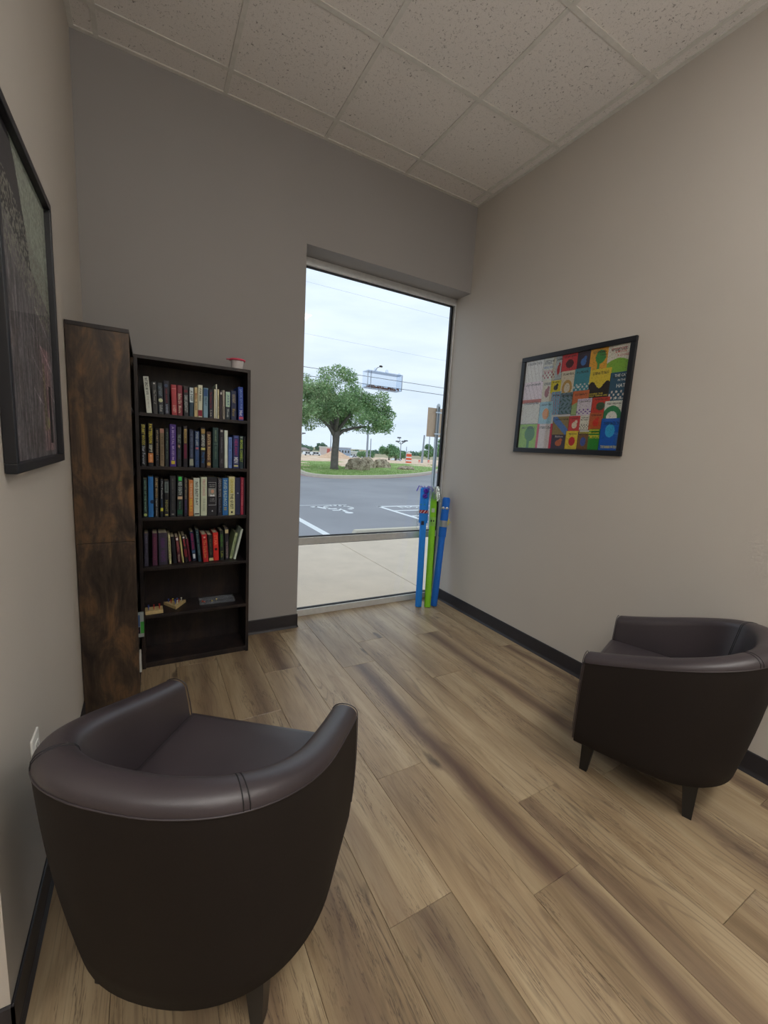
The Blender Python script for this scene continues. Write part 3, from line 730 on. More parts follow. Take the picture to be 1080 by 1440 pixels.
    ((82, 44, 70), 'plum hardback with speckled spine', [('t', 'ANTHOLOGY', (120, 60, 86), .1, .85, .55)]),
    ((58, 54, 68), 'wide dark grey hardback with purple pattern', [('t', 'ARABIAN', (96, 60, 116), .15, .45, .5), ('t', 'NIGHTS', (96, 60, 116), .55, .9, .55)]),
    ((186, 184, 140), 'thin cream paperback with dark print', [('t', 'A HISTORY OF THE WORLD', KX, .1, .9, .5)]),
    ((24, 26, 34), 'black paperback leaning left, cover bare', []),
    ((70, 24, 36), 'dark red and black paperback with white lettering', [('b', (220, 220, 220), .03, .12, .6), ('t', 'NIGHTFALL', (190, 110, 110), .16, .6, .6), ('t', 'Graves', (180, 160, 150), .66, .95, .6)]),
    ((188, 178, 118), 'thin yellowish paperback leaning left', []),
    ((30, 24, 32), 'black paperback leaning left, red lower spine', [('b', (210, 210, 210), .04, .1, .6), ('t', 'RAGE', (190, 60, 70), .14, .4, .5), ('b', (120, 34, 44), .5, .8, .8)]),
    ((96, 26, 46), 'thin maroon paperback leaning left', []),
    ((30, 38, 70), 'navy hardback with magenta capitals and white box', [('t', 'SWAN SONG', (170, 40, 96), .05, .6, .65), ('b', (70, 110, 150), .64, .72, .8), ('b', (206, 214, 220), .76, .92, .6)]),
    ((40, 62, 74), 'dark teal hardback leaning left with pale script', [('t', 'A Beautiful', (120, 150, 150), .06, .4, .6), ('t', 'MYSTERY', (110, 140, 140), .45, .8, .5)]),
    ((176, 34, 42), 'red paperback with gold lettering', [('b', (220, 190, 180), .08, .13, .35), ('t', 'The Dark Sun', (206, 130, 80), .2, .85, .6)]),
    ((32, 32, 34), 'black paperback with a ragged cream foot', [('t', 'THE GREAT WOODS', (120, 116, 90), .16, .75, .35), ('b', (196, 190, 140), .88, .98, .95)]),
    ((206, 44, 40), 'vivid red paperback with a small black figure', [('t', 'STAR', (236, 120, 90), .08, .45, .6), ('b', (60, 20, 20), .55, .63, .5)]),
    ((34, 42, 40), 'dark paperback with green lettering', [('t', 'EVERGREEN TALE', (80, 140, 60), .12, .55, .5), ('t', 'Life', (150, 160, 70), .7, .92, .6)]),
    ((38, 36, 46), 'dark hardback with a cream square at its head', [('b', (196, 184, 140), .04, .16, .85), ('t', 'THE INTERPRETER', (170, 150, 150), .42, .96, .4)]),
    ((170, 186, 140), 'pale green paperback leaning right with dark pattern', [('t', 'GROWING UP GREEN', (60, 76, 50), .1, .9, .5)]),
    ((196, 208, 196), 'white paperback leaning right against the shelf end', [])],
}
GEO = {1: [(-2.328,.026,.191,-.013,-.215),(-2.299,.024,.169,-.004,-.215),(-2.27,.026,.165,-.006,-.215),(-2.242,.028,.18,-.003,-.215),(-2.205,.027,.164,-.003,-.215),(-2.178,.027,.165,0,-.215),(-2.146,.025,.162,-.001,-.215),(-2.119,.022,.162,.001,-.215),(-2.096,.017,.163,.001,-.215),(-2.074,.024,.179,.002,-.215),(-2.045,.025,.166,.002,-.215),(-2.015,.024,.16,-.001,-.215),(-1.996,.010,.165,.002,-.215),(-1.986,.007,.194,0,-.215),(-1.976,.009,.167,0,-.215),(-1.962,.012,.16,.001,-.215),(-1.946,.014,.165,-.001,-.215),(-1.923,.026,.161,0,-.215),(-1.89,.031,.168,-.001,-.215),(-1.848,.029,.194,-.004,-.215)],
2: [(-2.360,.025,.228,0,-.215),(-2.327,.026,.236,.002,-.215),(-2.296,.018,.206,.003,-.215),(-2.272,.022,.21,.002,-.215),(-2.248,.019,.211,.003,-.215),(-2.217,.032,.236,.002,-.215),(-2.186,.023,.223,.003,-.215),(-2.154,.023,.232,.002,-.215),(-2.122,.023,.215,.002,-.215),(-2.093,.025,.208,.002,-.215),(-2.061,.025,.229,.002,-.215),(-2.029,.025,.209,.001,-.215),(-1.992,.032,.235,.001,-.215),(-1.958,.027,.23,0,-.215),(-1.933,.019,.223,0,-.215),(-1.909,.021,.185,0,-.215),(-1.876,.035,.197,0,-.215),(-1.845,.024,.196,0,-.215),(-1.825,.009,.194,0,-.215)],
3: [(-2.36,.02,.217,.002,-.215),(-2.333,.026,.229,.003,-.215),(-2.305,.021,.227,.003,-.215),(-2.279,.015,.215,.004,-.215),(-2.255,.024,.209,.003,-.215),(-2.223,.031,.235,.003,-.215),(-2.186,.031,.233,.004,-.215),(-2.155,.02,.223,.002,-.215),(-2.128,.024,.212,.002,-.215),(-2.096,.033,.225,0,-.215),(-2.058,.034,.231,.002,-.215),(-2.011,.053,.233,0,-.215),(-1.968,.026,.226,0,-.215),(-1.937,.033,.227,0,-.215),(-1.899,.036,.237,-.001,-.215),(-1.864,.030,.231,-.001,-.215),(-1.839,.019,.232,0,-.215),(-1.824,.009,.229,0,-.215)],
4: [(-2.362,.021,.193,.002,-.195),(-2.319,.025,.19,.002,-.192),(-2.276,.046,.191,-.001,-.191),(-2.24,.013,.174,-.004,-.185),(-2.213,.019,.162,-.013,-.178),(-2.189,.018,.158,-.014,-.177),(-2.170,.010,.166,-.016,-.175),(-2.151,.018,.166,-.017,-.177),(-2.132,.012,.142,-.016,-.157),(-2.106,.022,.184,-.016,-.158),(-2.078,.017,.201,-.017,-.185),(-2.046,.030,.172,-.010,-.202),(-2.015,.025,.166,-.007,-.191),(-1.985,.031,.176,-.005,-.184),(-1.95,.024,.187,-.004,-.179),(-1.92,.023,.2,-.004,-.177),(-1.897,.016,.168,.036,-.168),(-1.877,.014,.197,.046,-.190)]}
ZS = {1: 1.478 * 1.772 / 1.775, 2: 1.190 * 1.772 / 1.775, 3: .902 * 1.772 / 1.775, 4: .612 * 1.772 / 1.775}
ORD = ['first', 'second', 'third', 'fourth', 'fifth', 'sixth', 'seventh', 'eighth', 'ninth', 'tenth', 'eleventh', 'twelfth', 'thirteenth', 'fourteenth', 'fifteenth', 'sixteenth', 'seventeenth', 'eighteenth', 'nineteenth', 'twentieth']
ROWN = {1: 'top', 2: 'second', 3: 'third', 4: 'lowest'}
def make_book(row, i, geo, spec, w):
    x, _, h, lean, y = geo; rgb, desc, marks = spec
    dep = min(0.155, -0.012 + -y); c = 0.0022 if w > 0.012 else 0.001
    a = math.atan2(lean, h)
    lift = abs(math.sin(a)) * w / 2
    hh = h * 0.998
    mb = MB()  # wrap-round cover: two boards and a slightly rounded spine; local x centred, y from spine (0) back
    mb.box(-w / 2, -w / 2 + c, 0.002, dep, 0, hh).box(w / 2 - c, w / 2, 0.002, dep, 0, hh)
    n = 6; pr = []
    for k in range(n + 1):
        th = PI * k / n; pr.append((-math.cos(th) * w / 2, 0.002 - math.sin(th) * min(0.0022, w * 0.12)))
    pr2 = [(w / 2, 0.004), (-w / 2, 0.004)]
    mb.prism(pr + pr2, 0, hh)
    root = mb.obj('book', fm(rgb, 0.42, 0.45), None, loc=(x, y, ZS[row] + lift + 0.0006), rot=(0, a, 0))
    root.data.name = 'book_cover'
    MB().box(-w / 2 + c, w / 2 - c, 0.004, dep - 0.003, 0.003, hh - 0.004).obj('pages', M_paper, root)
    yy = -0.0003 - min(0.0022, w * 0.12) + 0.002 - 0.0004
    for k in marks:
        if k[0] == 't':
            _, s, col, f0, f1, wf = k
            wl = w * wf * 0.95
            lettering(s, tmat(col), root, (-wl / 2, yy - 0.0002, hh * (1 - f0)), (0, 0, -1), (1, 0, 0), hh * (f1 - f0), wl, 0.02)
        elif k[0] == 'b':
            _, col, f0, f1, wf = k
            MB().box(-w * wf / 2, w * wf / 2, yy, yy + 0.0015, hh * (1 - f1), hh * (1 - f0)).obj('label_band', tmat(col), root)
        elif k[0] in ('c', 'n'):
            _, col, f, r, _ = k; r2 = min(h * r, w * 0.42); ox = w * 0.28 if k[0] == 'n' else 0
            MB().lathe([(r2, 0), (r2, 0.0012)], 14, mat=Matrix.Translation((ox, yy + 0.001, hh * (1 - f))) @ Matrix.Rotation(PI / 2, 4, 'X')).obj('emblem', tmat(col), root)
        elif k[0] == 'p':
            wh = (176, 180, 184)
            mb = MB(); s = w * .42
            mb.box(-s, s, yy, yy + .001, hh * .855, hh * .862).box(s - .0015, s, yy, yy + .001, hh * .28, hh * .855).box(-s, s, yy, yy + .001, hh * .27, hh * .28)
            mb.obj('white_frame', tmat(wh), root)
            ph = MB().box(-s, s * .8, yy, yy + .001, hh * .50, hh * .71).obj('portrait_photo', tmat((132, 136, 132)), root)
            MB().lathe([(w * .17, 0), (w * .17, .0005)], 14, mat=Matrix.Translation((0.001, yy, hh * .63)) @ Matrix.Rotation(PI / 2, 4, 'X') @ Matrix.Scale(1.3, 4, (0, 1, 0))).obj('portrait_face', tmat((196, 150, 128)), ph)
            MB().prism([(-w * .26, 0), (w * .26, 0), (w * .2, hh * .05), (0, hh * .03), (-w * .2, hh * .05)], 0, .0006, mat=Matrix.Translation((0, yy, hh * .50)) @ Matrix.Rotation(PI / 2, 4, 'X')).obj('portrait_shirt', tmat((214, 218, 222)), ph)
            lettering('THE QUIET', tmat(wh), root, (-s * .8, yy, hh * .79), (1, 0, 0), (0, 0, 1), s * 1.5, hh * .022)
            lettering('PRESIDENT', tmat(wh), root, (-s * .7, yy, hh * .745), (1, 0, 0), (0, 0, 1), s * 1.3, hh * .022)
            lettering('A LIFE', tmat(wh), root, (-s * .5, yy, hh * .42), (1, 0, 0), (0, 0, 1), s * 1.0, hh * .022)
            lettering('IN OFFICE', tmat(wh), root, (-s * .6, yy, hh * .37), (1, 0, 0), (0, 0, 1), s * 1.2, hh * .022)
            MB().box(-.003, .003, yy, yy + .001, hh * .10, hh * .14).obj('label_band', tmat(wh), root)
    tag(root, '%s, %s on the %s shelf' % (desc, ORD[i], ROWN[row]), 'book', 'books on the %s shelf of the dark bookcase' % ROWN[row])
    return root
for row in (1, 2, 3, 4):
    g = GEO[row]
    for i, (ge, sp) in enumerate(zip(g, B[row])):
        sl = min([abs(ge[0] - g[j][0]) * 2 - g[j][1] for j in (i - 1, i + 1) if 0 <= j < len(g)] + [1])
        w = max(0.005, min(ge[1], sl + 0.0)) if sl < ge[1] else ge[1]
        # meet half way when two neighbours would overlap
        lims = []
        for j in (i - 1, i + 1):
            if 0 <= j < len(g):
                gap = abs(ge[0] - g[j][0]); tot = ge[1] + g[j][1]
                lims.append(ge[1] * min(1.0, 2 * gap / tot))
        w = min([ge[1]] + lims) - 0.0008
        make_book(row, i, ge, sp, w)

# ------------------------------------------------------------------ cup on the bookcase
t = empty('snack_cup', (-1.860, -0.15, 1.7722))
def trans(name, rgb, a=0.5):
    t_ = NT(name, 0.25, 0.5); c = srgb(*rgb); t_.base(t_.ramp(t_.noise(t_.pos(), 60), [(0.3, c), (0.7, tuple(x * .9 for x in c[:3]))]))
    t_.b.inputs['Transmission Weight'].default_value = a; return t_.m
MB().lathe([(0.031, 0), (0.033, 0.002), (0.037, 0.052), (0.0365, 0.056)], 28).obj('cup', trans('frosted_plastic', (226, 220, 220), .25), t, auto=40)
M_pink = flat('pink_plastic_lid', (214, 60, 96), 0.35)
MB().lathe([(0.040, 0.054), (0.046, 0.055), (0.0465, 0.062), (0.041, 0.065), (0.030, 0.0655), (0.028, 0.063)], 28).box(-0.062, -0.043, -0.010, 0.010, 0.056, 0.060, bev=0.001).obj('lid', M_pink, t, auto=40)
tag(t, 'small frosted cup with pink lid standing on top of the dark bookcase', 'cup')

# ------------------------------------------------------------------ peg games and tray on the fifth shelf
ZF = 0.325 * 1.772 / 1.775 + 0.0006
M_pine = flat('pale_wood', (190, 168, 120), 0.6, var=0.12, scale=60)
pegc = {'blue': (40, 70, 150), 'red': (176, 52, 52), 'white': (226, 224, 214), 'yellow': (206, 176, 60)}
def peg(parent, x, y, z, col):
    MB().lathe([(0.0018, 0), (0.0022, 0.016), (0.0045, 0.020), (0.005, 0.023)], 10, c=(x, y, z)).obj('peg', fm(pegc[col], 0.35), parent)
t = empty('peg_game', (-2.330, -0.185, ZF), (0, 0, 0.03))
mb = MB(); mb.box(-0.046, 0.046, -0.035, 0.035, 0, 0.022, bev=0.002); mb.obj('board', M_pine, t)
for k, (x, y) in enumerate([(-.028, -.015), (-.028, .012), (0, -.015), (0, .012), (.028, -.015), (.028, .012)]): peg(t, x, y, 0.020, ['blue', 'blue', 'red', 'red', 'red', 'red'][k])
tag(t, 'rectangular wooden peg game with blue and red pegs on the bookcase shelf', 'game')
t = empty('peg_game', (-2.215, -0.125, ZF), (0, 0, 0.0))
MB().prism([(0, -0.062), (0.062, 0.045), (-0.062, 0.045)], 0, 0.018).obj('board', M_pine, t)
for x, y, c in ((-.035, .03, 'blue'), (-.012, .03, 'yellow'), (.012, .03, 'blue'), (.036, .03, 'white'), (-.022, .008, 'red'), (0, .008, 'blue'), (.02, .008, 'red'), (0, -.018, 'blue'), (0.012, -.01, 'white')): peg(t, x, y, 0.016, c)
tag(t, 'triangular wooden peg game with golf-tee pegs, centre of the bookcase shelf', 'game')
t = empty('plastic_tray', (-1.975, -0.120, ZF))
M_clear = trans('clear_plastic', (200, 206, 216), .85)
mb = MB(); mb.box(-.105, .105, -.045, .045, 0, .003)
for a in (((-.105, -.101), (-.045, .045)), ((.101, .105), (-.045, .045)), ((-.101, .101), (-.045, -.042)), ((-.101, .101), (.042, .045))): mb.box(a[0][0], a[0][1], a[1][0], a[1][1], .003, .016)
mb.obj('tray', M_clear, t)
MB().sphere((-.075, -.02, .009), .006, 8, 5).sphere((-.085, -.005, .009), .006, 8, 5).obj('red_beads', fm((176, 70, 50)), t)
MB().sphere((-.03, -.018, .009), .006, 8, 5).sphere((.0, .01, .009), .005, 8, 5).obj('yellow_beads', fm((206, 190, 120)), t)
tag(t, 'clear plastic tray of small beads at the right end of the shelf', 'tray')

# a boxed game and a bottle that stick out of the left bookcase
t = empty('boxed_game', (-2.452, -0.300, 0.2400))
MB().box(-0.115, 0.070, -0.018, 0.018, 0, 0.135, bev=0.001).obj('box', fm((150, 160, 160)), t)
MB().box(0.0, 0.052, -0.0186, -0.0178, 0.062, 0.130).obj('blue_panel', tmat((70, 96, 140)), t)
MB().box(0.0, 0.052, -0.0186, -0.0178, 0.022, 0.060).obj('dark_panel', tmat((28, 26, 36)), t)
MB().box(0.010, 0.044, -0.019, -0.0186, 0.032, 0.046).obj('red_panel', tmat((170, 70, 60)), t)
MB().box(0.054, 0.0703, -0.0186, 0.0186, 0.022, 0.090).obj('green_panel', tmat((70, 160, 70)), t)
tag(t, 'small game box with green edge jutting out of the rustic bookcase', 'box')
t.location = (-2.452, -0.300, 0.2345 * 1.804 / 1.775 + 0.0006)
t = empty('white_booklet', (-2.500, -0.330, 0.0372))
MB().box(-0.09, 0.102, -0.004, 0.004, 0, 0.135, bev=0.001).obj('cover', fm((200, 200, 196)), t)
MB().box(-0.088, 0.100, -0.003, 0.003, 0.1352, 0.1358).obj('pages', M_paper, t)
tag(t, 'white booklet edge low in the rustic bookcase, under the green edged box', 'booklet')

# ------------------------------------------------------------------ pictures
def grid_print(name, w, h, nx, ny, func, parent, mat):
    """flat printed sheet in the local XZ plane, facing -Y, coloured per small cell"""
    u = (np.arange(nx) + .5) / nx; v = (np.arange(ny) + .5) / ny
    U, V = np.meshgrid(u, v)
    colr = func(U, V)
    X, Z = np.meshgrid(np.linspace(0, w, nx + 1), np.linspace(0, h, ny + 1))
    vs = np.stack([X.ravel(), np.zeros(X.size), Z.ravel()], 1)
    i = (np.arange(ny)[:, None] * (nx + 1) + np.arange(nx)[None]).ravel()
    fs = np.stack([i, i + 1, i + nx + 2, i + nx + 1], 1)
    me = bpy.data.meshes.new(name)
    me.vertices.add(len(vs)); me.vertices.foreach_set('co', vs.ravel())
    me.loops.add(len(fs) * 4); me.loops.foreach_set('vertex_index', fs.ravel())
    me.polygons.add(len(fs)); me.polygons.foreach_set('loop_start', np.arange(len(fs)) * 4)
    me.polygons.foreach_set('loop_total', np.full(len(fs), 4)); me.update()
    ca = me.color_attributes.new('Col', 'FLOAT_COLOR', 'CORNER')
    lin = np.where(colr <= 0.04045, colr / 12.92, ((colr + 0.055) / 1.055) ** 2.4).reshape(-1, 3)
    rgba = np.concatenate([np.repeat(lin, 4, 0), np.ones((len(lin) * 4, 1))], 1)
    ca.data.foreach_set('color', rgba.ravel())
    me.materials.append(mat); me.validate()
    o = bpy.data.objects.new(name, me); COL.objects.link(o); o.parent = parent; return o

def frame_parts(t, w, h, fwid, dep, glass=True, gm=None):
    b = 0.002
    MB().box(0, w, -dep, 0, 0, fwid, bev=b).obj('frame_rail', M_frame_black, t)
    MB().box(0, w, -dep, 0, h - fwid, h, bev=b).obj('frame_rail', M_frame_black, t)
    MB().box(0, fwid, -dep, 0, fwid, h - fwid, bev=b).obj('frame_stile', M_frame_black, t)
    MB().box(w - fwid, w, -dep, 0, fwid, h - fwid, bev=b).obj('frame_stile', M_frame_black, t)
    MB().box(fwid, w - fwid, -0.006, -0.001, fwid, h - fwid).obj('backing', M_gasket, t)
    if glass: MB().box(fwid, w - fwid, -0.0115, -0.0095, fwid, h - fwid).obj('glass', gm or M_picglass, t)

# right wall: collage of picture-book covers.  local +x runs towards -Y (to the right in the room)
t = empty('framed_poster', (-0.001, -0.650, 1.392), (0, 0, -PI / 2))
PWD, PHT, PF = 0.802, 0.653, 0.030
frame_parts(t, PWD, PHT, PF, 0.020)
CELLS = [  # u0 v0 u1 v1, base, accent, accent kind
 ((.0, .75, .21, 1.), (226, 224, 220), (196, 190, 186), 's'), ((0, .55, .22, .76), (230, 214, 222), (200, 180, 190), 's'),  # these pale covers carry the window's reflection in their colours
 ((.0, .28, .22, .56), (216, 216, 208), (190, 90, 60), 'h'), ((0, 0, .208, .28), (148, 196, 62), (66, 130, 60), 't'),
 ((.205, .75, .34, 1.), (206, 206, 192), (150, 60, 70), 'x'), ((.22, .52, .33, .755), (206, 198, 176), (150, 60, 50), 'd'),
 ((.337, .75, .409, 1.), (176, 190, 196), (180, 60, 60), 'd'), ((.401, .82, .557, 1.), (206, 66, 70), (80, 30, 34), 'o'),
 ((.553, .82, .672, 1.), (44, 34, 56), (60, 110, 180), 'd'), ((.668, .79, .82, 1.), (226, 166, 56), (72, 150, 76), 't'),
 ((.820, .72, 1., 1.), (220, 216, 206), (130, 180, 66), 'g'), ((.41, .59, .55, .83), (214, 206, 186), (190, 150, 84), 'r'),
 ((.542, .58, .685, .832), (60, 140, 156), (200, 210, 210), 'x'), ((.313, .61, .419, .745), (222, 206, 50), (40, 40, 40), 'd'),
 ((.685, .52, .868, .80), (30, 26, 28), (224, 200, 60), 'y'), ((.866, .46, 1., .745), (38, 84, 110), (214, 206, 200), 'x'),
 ((.33, .37, .43, .62), (120, 170, 196), (200, 50, 80), 's'), ((.426, .375, .557, .60), (112, 136, 150), (66, 100, 96), 'n'),
 ((.55, .355, .70, .605), (206, 110, 66), (150, 176, 120), 'g'), ((.6, .345, .742, .52), (214, 206, 216), (120, 80, 160), 'x'),
 ((.735, .36, .885, .525), (200, 60, 44), (60, 90, 60), 'o'), ((.85, .305, 1., .48), (222, 224, 214), (40, 130, 80), 'a'),
 ((.213, .275, .358, .525), (150, 196, 214), (220, 150, 80), 'o'), ((.207, 0, .385, .28), (206, 60, 90), (216, 206, 206), 'i'),
 ((.378, .150, .555, .35), (150, 130, 84), (90, 130, 190), 'z'), ((.54, .185, .655, .35), (206, 62, 66), (230, 210, 190), 'd'),
 ((.648, .20, .735, .35), (222, 220, 206), (120, 120, 110), 'x'), ((.730, .20, .85, .375), (190, 96, 50), (210, 60, 44), 'd'),
 ((.381, 0, .536, .155), (66, 60, 80), (200, 110, 70), 'd'), ((.528, 0, .65, .192), (226, 204, 60), (200, 40, 44), 'o'),
 ((.645, 0, .748, .186), (120, 84, 50), (70, 90, 160), 'o'), ((.742, 0, .852, .212), (50, 140, 54), (206, 200, 60), 'p'),
 ((.840, 0, 1., .31), (30, 96, 190), (60, 170, 220), 'f')]
def poster(U, V):
    C = np.full(U.shape + (3,), 0.8)
    nz = rng.random(U.shape)
    for (u0, v0, u1, v1), b, a, k in CELLS:
        m = (U >= u0) & (U < u1) & (V >= v0) & (V < v1)
        p = (U - u0) / (u1 - u0); q = (V - v0) / (v1 - v0); b = np.array(b) / 255; a = np.array(a) / 255
        am = {'s': np.abs((p * 5 + q * 1.5) % 1 - .5) < .07, 'h': q > .86, 't': ((p - .62) ** 2 + ((q - .6) * .9) ** 2 < .08) | (np.abs(p - .55) < .07) & (q < .6),
              'x': (q > .12) & (q < .42) & (np.sin(p * 23) * np.sin(q * 31) > .25), 'd': ((p - .5) ** 2 + (q - .42) ** 2 < .045) | ((p - .62) ** 2 + (q - .62) ** 2 < .014),
              'o': ((p - .52) ** 2 + (q - .45) ** 2 < .06), 'g': q < .42 + .14 * np.sin(p * 3), 'r': (np.abs(np.hypot(p - .5, q - .25) - .28) < .07), 'n': np.sin(p * 19 + 4 * np.sin(q * 9)) * np.sin(q * 17) > .3,
              'y': (q > .45 + .12 * np.sin(p * 9)), 'a': (np.abs(np.hypot((p - .45), (q - .05) * .8) - .42) < .12), 'i': (np.abs(p - .5) < .34), 'z': np.abs(p + q - 1) < .22, 'p': (q > .6) & (np.abs((q * 8) % 1 - .5) < .2) & (p < .8),
              'f': ((p - .5) ** 2 + ((q - .62) * 1.2) ** 2 < .06)}[k]
        col = np.where(am[..., None], a, b)
        # small printed marks: title line and drawing speckle
        tl = (q > .80) & (q < .90) & (p > .12) & (p < .88) & (nz > .35)
        sp = (rng.random(U.shape) > .9)
        col = np.where(tl[..., None], np.clip(col * .55 + .05, 0, 1), col)
        col = np.where(sp[..., None], np.clip(col * .7 + .1 * (a), 0, 1), col)
        edge = (p < .02) | (q < .02)
        col = np.where(edge[..., None], col * .6, col)
        C[m] = col[m]
    return C
iw, ih = PWD - 2 * PF, PHT - 2 * PF
sh = grid_print('poster_sheet', iw, ih, 230, 180, poster, t, M_print); sh.location = (PF, -0.0068, PF)
for s, col, u, v, lw, lh in (('THE CAT', (230, 230, 226), .90, .70, .10, .026), ('IN THE', (230, 230, 226), .93, .66, .06, .018), ('HAT', (230, 230, 226), .925, .60, .07, .034), ('Dr. Seuss', (220, 226, 226), .915, .487, .08, .022),
    ('WHERE THE', (226, 206, 70), .70, .553, .12, .014), ('WILD THINGS ARE', (226, 206, 70), .70, .532, .16, .016), ('THE RAINBOW FISH', (230, 220, 120), .86, .022, .13, .028),
    ('GOODNIGHT', (206, 214, 80), .655, .163, .11, .024), ('MOON', (214, 206, 60), .757, .115, .08, .034), ('IF YOU GIVE', (180, 60, 66), .85, .955, .12, .02), ('A MOUSE', (180, 60, 66), .88, .925, .09, .022), ('A COOKIE', (180, 60, 66), .90, .89, .09, .022),
    ('Chicka', (60, 40, 30), .75, .952, .06, .02), ('Chicka', (60, 40, 30), .755, .925, .06, .02), ('BOOM', (40, 130, 60), .76, .895, .05, .018), ('WHEN', (60, 60, 70), .215, .93, .08, .024), ("WE'RE VERY", (50, 90, 160), .212, .885, .11, .026), ('YOUNG', (180, 50, 60), .215, .845, .10, .026),
    ('SNOWY DAY', (60, 50, 70), .44, .575, .10, .014), ('Blubbers', (200, 196, 200), .42, .125, .08, .022), ('Go', (230, 236, 236), .57, .64, .04, .026), ('MR. RABBIT', (60, 50, 50), .655, .30, .07, .014), ('CLICK, CLACK, MOO', (110, 70, 150), .61, .50, .12, .014)):
    lettering(s, tmat(col), sh, (iw * u, -0.0006, ih * v), (1, 0, 0), (0, 0, 1), iw * lw, ih * lh)
tag(t, 'black framed collage poster of colourful picture book covers on the right wall', 'picture')

# left wall: large dark painting.  local +x runs towards +Y
t = empty('framed_painting', (XL + 0.001, -1.600, 1.247), (0, 0, PI / 2))
LW, LH, LF = 0.640, 0.850, 0.024
frame_parts(t, LW, LH, LF, 0.024, gm=glass_mat('matte_picture_glass', (0.98, 0.985, 0.985), 0.55))
def smooth_noise(shape, sx, sy, seed):
    g = np.random.default_rng(seed).random((sy + 2, sx + 2)); y = np.linspace(0, sy, shape[0]); x = np.linspace(0, sx, shape[1])
    yi = y.astype(int); xi = x.astype(int); fy = (y - yi)[:, None]; fx = (x - xi)[None]
    fy = fy * fy * (3 - 2 * fy); fx = fx * fx * (3 - 2 * fx)
    a = g[np.ix_(yi, xi)]; b = g[np.ix_(yi, xi + 1)]; c = g[np.ix_(yi + 1, xi)]; d = g[np.ix_(yi + 1, xi + 1)]
    return (a * (1 - fx) + b * fx) * (1 - fy) + (c * (1 - fx) + d * fx) * fy
def painting(U, V):
    n1 = smooth_noise(U.shape, 6, 8, 1); n2 = smooth_noise(U.shape, 60, 14, 2); n3 = smooth_noise(U.shape, 90, 120, 3)
    sky = np.array([.62, .65, .60]); dark = np.array([.20, .19, .21]); mid = np.array([.40, .385, .40])
    ridge = 1.02 - .95 * np.clip((U - .30) / .62, 0, 1) ** 1.3 + .05 * (n1 - .5)           # dark peak falls to the right
    low = .58 + .18 * (1 - U) + .04 * (n1 - .5)
    C = np.where((V > ridge)[..., None], sky, dark)
    C = np.where(((V < low))[..., None], mid * (0.72 + .6 * n2[..., None]), C)
    spray = (V < low + .12) & (V > low - .10) & (n3 > .55)
    C = np.where(spray[..., None], np.array([.50, .50, .46]), C)
    glow = np.exp(-((U - .80) ** 2 / .012)) * (V < .42) * (V > .02)
    C = C + glow[..., None] * np.array([.20, .10, .10]) * (.5 + n2[..., None])
    tower = (np.abs(U - .74) < .022 + .05 * np.clip(.34 - V, 0, 1)) & (V < .36) & (V > .10)
    C = np.where(tower[..., None], np.array([.52, .48, .40]) * (.7 + .4 * n3[..., None]), C)
    ropes = (np.abs(((V * 9 + U * 2.5) % 1) - .5) < .035) & (V > .2) & (V < .55) & (U > .5)
    C = np.where(ropes[..., None], C * 1.35, C)
    dia = np.abs(U - .80) + np.abs(V - .13) < .03
    C = np.where(dia[..., None], np.array([.62, .62, .44]), C)
    dk = (U > .83) & (U < .9) & (V > .05) & (V < .28)
    C = np.where(dk[..., None], np.array([.10, .11, .12]), C)
    return np.clip(C * (.85 + .3 * n3[..., None]), 0, 1)
sh = grid_print('canvas', LW - 2 * LF, LH - 2 * LF, 150, 200, painting, t, M_print); sh.location = (LF, -0.0068, LF)
tag(t, 'large black framed dark moody landscape painting on the left wall', 'picture')

# ------------------------------------------------------------------ pool noodle puppets
def noodle(name, base, top, col, label, sleeve, dress):
    b = Vector(base); v = Vector(top) - b; L = v.length
    t = empty(name, base); q = v.to_track_quat('Z', 'Y'); t.rotation_mode = 'QUATERNION'; t.rotation_quaternion = q
    m = flat(name + '_foam', col, 0.75, 0.2, var=0.05, scale=120)
    R = 0.0285; r = 0.010
    prof = [(r, 0.0), (R - .002, 0.0), (R, 0.003), (R, L * .5), (R, L - 0.004), (R - 0.003, L), (r, L), (r, L - 0.03)]
    MB().lathe(prof, 24).obj('foam_tube', m, t, auto=60)
    if sleeve:
        l0, l1, R2 = sleeve
        MB().lathe([(R + .0006, l0), (R2 - .001, l0), (R2, l0 + .003), (R2, l1 - .012), (R2 - .006, l1 - .003), (R2 - .014, l1)], 24).obj('foam_sleeve', m, t, auto=60)
    # direction towards the camera, in the tube's own frame
    d = q.inverted() @ (Vector((CAM.x, CAM.y, 0)) - Vector((b.x, b.y, 0))); d.z = 0; d.normalize(); s = Vector((-d.y, d.x, 0))
    dress(t, L, d, s, R)
    tag(t, label, 'pool noodle', 'pool noodles leaning in the window corner')
    return t
def onface(z, d, s, R, off): 
    a = off / R; return (d * math.cos(a) + s * math.sin(a)) * R + Vector((0, 0, z))
M_purple = flat('purple_foil_bow', (96, 54, 190), 0.3, 0.6, 0.3)
M_silver = flat('silver_tinsel', (196, 206, 206), 0.25, 0.6, 0.8)
